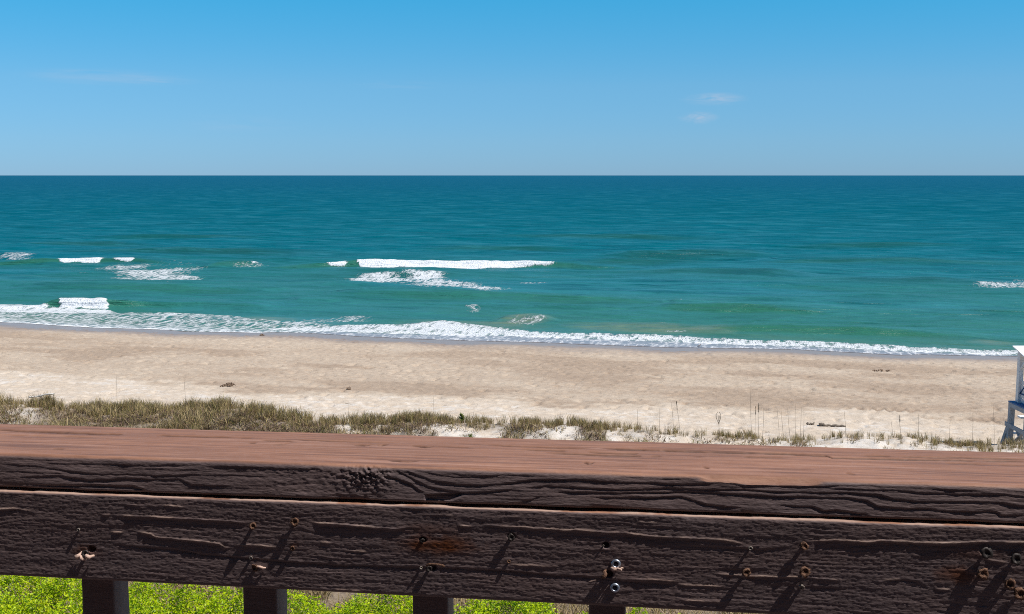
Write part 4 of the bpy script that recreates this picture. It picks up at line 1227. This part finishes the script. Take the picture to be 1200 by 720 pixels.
keep = (gap > .22) | (dz > .12)
uu, vv, zz, dz, gap = uu[keep], vv[keep], zz[keep], dz[keep], gap[keep]
n = len(uu)
ln = rg.uniform(.026, .074, n); wd = ln * rg.uniform(.45, .62, n)
az = rg.uniform(0, 6.283, n); el = rg.normal(.25, .5, n)
D = np.stack([np.cos(az) * np.cos(el), np.sin(az) * np.cos(el), np.sin(el)], 1)
side_ = np.stack([-np.sin(az), np.cos(az), rg.normal(0, .45, n)], 1); side_ /= np.linalg.norm(side_, axis=1)[:, None]
nrm = np.cross(D, side_)
C0 = np.stack([uu, vv, zz], 1)
p0 = C0; p1 = C0 + D * (ln * .5)[:, None] + side_ * (wd * .5)[:, None] + nrm * (ln * .10)[:, None]
p2 = C0 + D * ln[:, None]; p3 = C0 + D * (ln * .5)[:, None] - side_ * (wd * .5)[:, None] + nrm * (ln * .10)[:, None]
V3 = np.stack([p0, p1, p2, p3], 1).reshape(-1, 3)
i0 = np.arange(n) * 4
F = np.concatenate([np.stack([i0, i0 + 1, i0 + 2], 1), np.stack([i0, i0 + 2, i0 + 3], 1)])
lc = np.array([(0.48, 0.60, 0.003), (0.37, 0.53, 0.003), (0.58, 0.64, 0.008), (0.14, 0.26, 0.004)])
ci = rg.choice(4, n, p=[.4, .3, .15, .15])
cl = lc[ci] * rg.uniform(.7, 1.2, (n, 1))
br_ = rg.random(n) < .03; cl[br_] = np.array((.24, .16, .08)) * rg.uniform(.6, 1.2, (br_.sum(), 1))
shrub = mesh_np('shrub_cover', V3, [F], m_leaf, False, None, None, {'tone': np.repeat(cl, 4, 0)})
shrub.location = SO; shrub.rotation_euler = (0, 0, SANG)
tag(shrub, 'bright yellow green leafy shrub cover seen below the railing between its balusters', 'shrubs', kind='stuff')

# ------------------------------------------------------------------ sea oat stalks on the dune
STALKS = [
 ((137, 468), (136, 440), 0, 'single thin stalk rising from the dense grass at the left, nearest the pale plank'),
 ((217.5, 466), (216, 441), 0, 'single thin stalk in the dense left grass below the dark seaweed clump'),
 ((408.5, 492), (408.5, 470), 1, 'short thin stalk with a crosswise tip over the pale sand gap in the left grass'),
 ((509.5, 490), (508.5, 464), 0, 'lone thin stalk above the middle of the dune beside the green weed'),
 ((748.5, 503), (746.5, 480), 0, 'thin slanting stalk, first one right of the bare middle of the dune'),
 ((773, 511), (772.5, 478), 0, 'straight thin stalk at the left end of the bright white sand ledge'),
 ((789.5, 506), (786.5, 472), 0, 'tall leaning stalk above the white sand ledge, left one of a close pair'),
 ((796.5, 510), (792.5, 470), 2, 'tall dark leaning stalk above the white sand ledge, right one of a close pair'),
 ((842.5, 511), (842.5, 487), 3, 'short stalk with a forked top in the thick tuft of dune grass'),
 ((880.5, 506), (880, 458), 0, 'tallest thin stalk, at the left of the four beside the thick grass tuft'),
 ((885.5, 510), (885.3, 476), 2, 'second from left of the four stalks beside the thick grass tuft'),
 ((889.5, 512), (888.7, 472), 2, 'third from left of the four stalks beside the thick grass tuft'),
 ((893.5, 508), (894.5, 478), 0, 'fourth and shortest of the four stalks beside the thick grass tuft'),
 ((913, 507), (910.5, 478), 0, 'left stalk of the row of six left of the driftwood stick'),
 ((917.5, 506), (916, 481), 0, 'second stalk of the row of six left of the driftwood stick'),
 ((926, 512), (923.5, 478), 0, 'third and leaning stalk of the row of six left of the driftwood stick'),
 ((932.8, 511), (932, 474), 0, 'fourth and tallest stalk of the row of six left of the driftwood stick'),
 ((938.5, 507), (938.5, 478), 0, 'fifth stalk of the row of six left of the driftwood stick'),
 ((941.7, 504), (941.5, 480), 0, 'right stalk of the row of six left of the driftwood stick'),
 ((990.5, 512), (989.3, 482), 0, 'lone straight stalk at the right end of the driftwood stick'),
 ((1045.5, 510), (1045, 494), 0, 'short stalk left of a ragged taller one, midway between driftwood stick and lifeguard stand'),
 ((1056, 515), (1054, 486), 2, 'ragged stalk with drooping seed head midway between driftwood stick and lifeguard stand'),
 ((1077, 512), (1076.5, 485), 0, 'straight dark stalk in front of the pale sand below the footprints'),
 ((1113, 511), (1113, 493), 0, 'short stalk in the grass left of the lifeguard stand below the footprints'),
 ((1140, 508), (1139.5, 484), 0, 'stalk second nearest to the left of the lifeguard stand'),
 ((1165, 512), (1163.5, 474), 0, 'tall stalk nearest to the left of the lifeguard stand'),
]
for k, (bp, tp, typ, lab) in enumerate(STALKS):
    u, v = puv(bp[0], bp[1], 1.5)
    v = float(CREST(u)) + rg.uniform(-.3, .25)
    # keep the stalk on its sight line
    for _ in range(6):
        x = px_of_u(u, v); u += (bp[0] - x) / FPX * 34
    gz = float(ground_z(u, v)) - .03
    P0 = uv_w(u, v, gz)
    dY = P0[1]
    dtop = ray(*tp); Ptop = np.array([0, 0, HC]) + dtop * (dY / dtop[1])
    hgt = max(Ptop[2] - gz, .35)
    off = Ptop - P0
    root = MB(); n_ = 9
    pts = [np.array([off[0] * f + .015 * math.sin(f * 3 + k), off[1] * f, hgt * f]) for f in np.linspace(0, 1, n_)]
    root.tube(pts, [.0052 * (1 - .45 * f) for f in np.linspace(0, 1, n_)], 5)
    if typ == 1:
        root.tube([pts[-2] + np.array([-.09, 0, .02]), pts[-2], pts[-2] + np.array([.09, 0, -.01])], .006, 5)
    if typ == 3:
        for sgn in (-1, 1):
            root.tube([pts[-4], pts[-2] + np.array([sgn * .06, 0, 0]), pts[-1] + np.array([sgn * .07, 0, .02]), pts[-1] + np.array([sgn * .02, 0, .10])], .008, 5)
    o = fix_normals(root.build('sea_oat_stalk', m_stalk, None, True))
    o.location = P0
    tag(o, lab, 'sea oat', 'thin dry stalks standing on the dune')
    if typ in (2, 3):
        hd = MB(); V_ = []; F_ = []
        fs = np.linspace(.74, .99, 9); ctr = [np.array([off[0] * f + .03 * (f - .74), off[1] * f - .004, hgt * f]) for f in fs]
        hd.tube(ctr, [.006 + .006 * rg.random() for _ in fs], 6)
        fix_normals(hd.build('seed_head', m_stalk, o, True))

# ------------------------------------------------------------------ drift and plants
def lumpy_log(name, pa, pb, r0, r1, mat_, lift=.02, n=14, wob=.02, seed=3):
    A, ua, va = hit(*pa); B, ub, vb = hit(*pb)
    rg2 = np.random.default_rng(seed); mb = MB(); pts = []; rad = []
    for k in range(n):
        f = k / (n - 1); u = ua + (ub - ua) * f; v = va + (vb - va) * f
        z = (A[2] * (1 - f) + B[2] * f) + lift + rg2.normal(0, wob)
        pts.append(uv_w(u, v, z) - A + rg2.normal(0, wob, 3)); rad.append((r0 + (r1 - r0) * f) * rg2.uniform(.8, 1.2))
    mb.tube(pts, rad, 8)
    o = fix_normals(mb.build(name, mat_, None, True)); o.location = A
    return o
# bleached plank lying on the grass
A, ua, va = hit(46, 467.5); 
dirp = at(72, 464, 1.9) - at(46, 468, 1.9); dirp[2] = 0
ln_ = .75
dirp = np.array([dirp[0], .12, 0]); dirp /= np.linalg.norm(dirp)
pm = MB()
nn_ = 18
for k, (o_, w_p) in enumerate(((0.0, .055), (.055, .032))):
    pts = [np.array([dirp[0] * ln_ * f, dirp[1] * ln_ * f + o_, 1.0 * .37 + .10 * f + .012 * math.sin(9 * f + k)]) for f in np.linspace(-.5 + .12 * k, .5, nn_)]
    pm.tube(pts, [w_p * .5 * (1 + .18 * math.sin(k * 3 + 17 * f)) for f in np.linspace(0, 1, nn_)], 7)
pl = fix_normals(pm.build('driftwood', m_drift, None, True)); 
Pm = at(59, 465.5, 1.0)
pu, pv = to_uv(at(59, 465.5, 1.75)); pv = float(CREST(pu)) + .1
pl.location = uv_w(pu, pv, float(ground_z(pu, pv)))
tag(pl, 'bleached white driftwood plank lying on the dense grass at the left', 'driftwood')
lg = lumpy_log('driftwood_stick', (960, 499.3), (991, 501), .045, .03, m_log, .03, 14, .012, 5)
tag(lg, 'thin grey brown driftwood stick lying flat on the pale sand behind the dune stalks', 'driftwood')
def clump(name, px, py, rx, ry, hh_, nstr, mat_, seed):
    A, u0, v0 = hit(px, py); rg2 = np.random.default_rng(seed); mb = MB()
    for k in range(nstr):
        a = rg2.uniform(0, 6.283); rr = math.sqrt(rg2.random())
        c = np.array([math.cos(a) * rr * rx, math.sin(a) * rr * ry, 0.0])
        d = rg2.normal(0, 1, 3); d[2] = abs(d[2]) * .5; d /= np.linalg.norm(d)
        l_ = rg2.uniform(.6, 1.2) * hh_
        z = hh_ * (1 - rr) * rg2.random()
        mb.tube([c + [0, 0, z - .02], c + d * l_ * .5 + [0, 0, z + .02], c + d * l_ + np.array([0, 0, z - .02 - l_ * .2])], [.012, .022, .006], 5)
    o = fix_normals(mb.build(name, mat_, None, True)); o.location = A
    return o
tag(clump('seaweed_clump', 269, 452.5, .17, .16, .13, 32, m_weed, 1), 'larger dark seaweed clump with a raised tip on the pale beach above the left grass', 'seaweed', 'dark clumps of seaweed on the beach')
tag(clump('seaweed_clump', 261, 453, .09, .10, .08, 14, m_weed, 2), 'small dark seaweed clump touching the left side of a bigger clump', 'seaweed', 'dark clumps of seaweed on the beach')
for k, (x, y, rx, q, s_, lab) in enumerate([(1026, 435, .12, 16, .06, 'rusty seaweed clump, left one of three in a short row on the damp beach'), (1032, 434.6, .10, 16, .07, 'rusty seaweed clump, middle one of three in a short row on the damp beach'), (1041, 435.4, .10, 14, .06, 'rusty seaweed clump, right one of three in a short row on the damp beach'),
        (307, 393.5, .14, 18, .10, 'tiny dark seaweed clump on the wet sand at the water edge, left of middle'), (408, 456.5, .10, 14, .08, 'tiny dark seaweed clump on the pale beach above the pale gap in the left grass')]):
    tag(clump('seaweed_clump', x, y, rx, .14, s_, q, m_weed, 10 + k), lab, 'seaweed', 'dark clumps of seaweed on the beach')
tw = clump('driftwood_twig', 950, 499, .16, .06, .16, 14, m_log, 40)
tag(tw, 'small heap of dark broken twigs on the sand left of the driftwood stick', 'twigs')

def weed(px, hgt, nleaf, col, label, off=0.0, seed=1):
    u, v = puv(px, 492, 1.5); v = float(CREST(u)) + off
    for _ in range(6):
        u += (px - px_of_u(u, v)) / FPX * 34
    z = float(ground_z(u, v)); rg2 = np.random.default_rng(seed)
    root = empty('green_weed', uv_w(u, v, z)); tag(root, label, 'weed')
    st = MB(); st.tube([(0, 0, -.03), (.01, 0, hgt * .5), (.0, .01, hgt)], [.012, .010, .005], 6)
    st.build('stem', m_wstem, root, True)
    V_ = []; F_ = []; C_ = []
    for k in range(nleaf):
        f = rg2.uniform(.12, 1); a = rg2.uniform(0, 6.283); l_ = rg2.uniform(.10, .17) * (1.1 - .5 * f)
        d = np.array([math.cos(a), math.sin(a), rg2.uniform(.3, 1.2)]); d /= np.linalg.norm(d)
        s_ = np.array([-math.sin(a), math.cos(a), 0]); c = np.array([.005, 0, hgt * f])
        i = len(V_)
        V_ += [c, c + d * l_ * .5 + s_ * l_ * .24, c + d * l_, c + d * l_ * .5 - s_ * l_ * .24]
        F_.append((i, i + 1, i + 2, i + 3)); cc = np.array(col) * rg2.uniform(.8, 1.2); C_ += [cc] * 4
    mesh_np('leaves', np.array(V_), [np.array(F_)], m_leaf, False, None, root, {'tone': np.array(C_)})
m_wstem = simple('green_stem', (0.08, 0.11, 0.03), .6)
weed(541, .27, 60, (.22, .25, .07), 'upright dark green leafy weed at the crest of the dune above the bare white sand', 0.1, 1)
weed(551, .16, 30, (.20, .23, .07), 'small dark green weed growing in the bare white sand face of the dune', -1.3, 2)

# bird at the water's edge
A, ub_, vb_ = hit(819, 408.2)
bd = empty('shore_bird', A, 0.4); tag(bd, 'tiny grey shore bird standing at the edge of the wash', 'bird')
bm_ = MB()
bm_.tube([(-.11, 0, .10), (-.07, 0, .115), (0, 0, .13), (.06, 0, .15), (.085, 0, .18), (.095, 0, .205), (.11, 0, .215), (.128, 0, .21)], [.006, .028, .048, .042, .024, .022, .024, .008], 9)
bm_.tube([(0.01, .015, .10), (.012, .016, .05), (.0, .016, .0), (.03, .018, .0)], [.010, .005, .005, .004], 5)
bm_.tube([(0.01, -.015, .10), (-.012, -.016, .05), (-.02, -.016, .0), (.01, -.018, .0)], [.010, .005, .005, .004], 5)
fix_normals(bm_.build('body', m_bird, bd, True))
bk = MB(); bk.tube([(.125, 0, .211), (.15, 0, .207), (.172, 0, .202)], [.007, .005, .002], 6); fix_normals(bk.build('bill', m_beak, bd, True))

# ------------------------------------------------------------------ lifeguard stand
LF = at(1181.2, 470.3, 2.22)             # front left corner of the platform, seaward
gz = 1.02
LF[2] = gz
ls_u, ls_v = to_uv(LF)
gz = float(ground_z(ls_u, ls_v, False))
ls = empty('lifeguard_stand', (LF[0] + .7, LF[1] - .62, gz), R(-0.5))
tag(ls, 'white wooden lifeguard stand with a blue number on its side, beside the sea oats', 'lifeguard stand')
PH = 2.22 - gz                            # platform height
hw, hd_ = .70, .62
def part(name, m, fn, parent=ls):
    mb = MB(); fn(mb); return fix_normals(mb.build(name, m, parent))
part('platform', m_bluepaint, lambda m: [m.box((0, -hd_ + .075 + .156 * k, PH), (2 * hw, .150, .035), None, .004) for k in range(8)])
for sx in (-1, 1):
    part('platform_rail', m_grey, lambda m: m.box((sx * (hw - .03), 0, PH - .09), (.045, 2 * hd_ - .01, .14), None, .005))
    for sy in (-1, 1):
        splay = .10 if sy > 0 else .05
        part('leg', m_grey, lambda m: m.beam((sx * (hw - .085), sy * (hd_ - .09), PH - .025), (sx * (hw - .07), sy * (hd_ - .09 + splay * .3), -.12), .16, .13, .006, (0, 1, 0)))
    part('side_rail', m_grey, lambda m: m.box((sx * (hw - .005), .02, PH * .50), (.040, 2 * hd_ + .22, .13), None, .005))
    part('cross_brace', m_grey, lambda m: m.beam((sx * (hw - .055), hd_ + .02, -.05), (sx * (hw - .105), -hd_ + .30, PH * .47), .035, .12, .004, (1, 0, 0)))
    part('cross_brace', m_grey, lambda m: m.beam((sx * (hw - .145), hd_ - .35, PH * .47), (sx * (hw - .145), -hd_ + .05, -.03), .035, .12, .004, (1, 0, 0)))
    part('post', m_white, lambda m: m.box((sx * (hw - .20), hd_ - .26, PH + .79), (.13, .17, 1.54), None, .006))
    part('post', m_white, lambda m: m.box((sx * (hw - .20), -hd_ + .12, PH + .66), (.09, .14, 1.38), None, .006))
    part('roof_bracket', m_white, lambda m: m.beam((sx * (hw - .20), hd_ - .34, PH + 1.05), (sx * (hw - .20), hd_ - .70, PH + 1.38), .05, .09, .004, (1, 0, 0)))
    part('strut', m_grey, lambda m: m.beam((sx * (hw - .06), hd_ + .06, PH * .44), (sx * (hw - .02), hd_ + .40, -.12), .07, .13, .005, (0, 1, 0)))
    sp_panel = part('side_panel', m_white, lambda m: [m.box((sx * (hw - .225), -.06, PH + .10 + .135 * k), (.022, .80, .115), None, .003) for k in range(5)])
    # the numeral, painted boards fixed on the outside of the panel
    xo = sx * (hw - .211)
    def four(m):
        f = 1 if sx < 0 else -1          # reads from outside
        y0 = .0
        m.beam((xo, y0 - f * .10, PH + .10), (xo, y0 - f * .10, PH + .68), .014, .085, .002, (1, 0, 0))
        m.beam((xo + sx * .003, y0 + f * .02 - f * .14, PH + .66), (xo + sx * .003, y0 + f * .26, PH + .32), .014, .075, .002, (1, 0, 0))
        m.beam((xo + sx * .006, y0 + f * .28, PH + .30), (xo + sx * .006, y0 - f * .20, PH + .30), .014, .075, .002, (1, 0, 0))
    mb = MB(); four(mb); fix_normals(mb.build('number', m_navy, sp_panel))
part('step_board', m_canvas, lambda m: m.box((.16, hd_ + .24, PH * .62), (2 * hw - .62, .26, .05), None, .004))
part('step_board', m_canvas, lambda m: m.box((0, hd_ + .03, PH * .30), (2 * hw - .10, .13, .04), None, .004))
part('bench_seat', m_white, lambda m: m.box((0, -.12, PH + .45), (2 * hw - .36, .40, .04), None, .004))
part('backrest', m_white, lambda m: [m.box((0, -hd_ + .06, PH + .55 + .16 * k), (2 * hw - .30, .025, .13), None, .004) for k in range(3)])
def roof(m):
    n = 10
    ys = np.linspace(hd_ + .10, -hd_ - .15, n); V_ = []
    for y in ys:
        f = (ys[0] - y) / (ys[0] - ys[-1]); z = PH + 1.68 - .34 * f
        for (xx, dz_) in ((-hw + .09, 0), (hw - .09, 0), (hw - .09, -.035), (-hw + .09, -.035)): V_.append((xx, y, z + dz_))
    F_ = list(map(list, grid_faces(n, 4, True))) + [[0, 1, 2, 3], [4 * n - 1, 4 * n - 2, 4 * n - 3, 4 * n - 4]]
    m.add(V_, F_)
part('roof', m_canvas, roof)
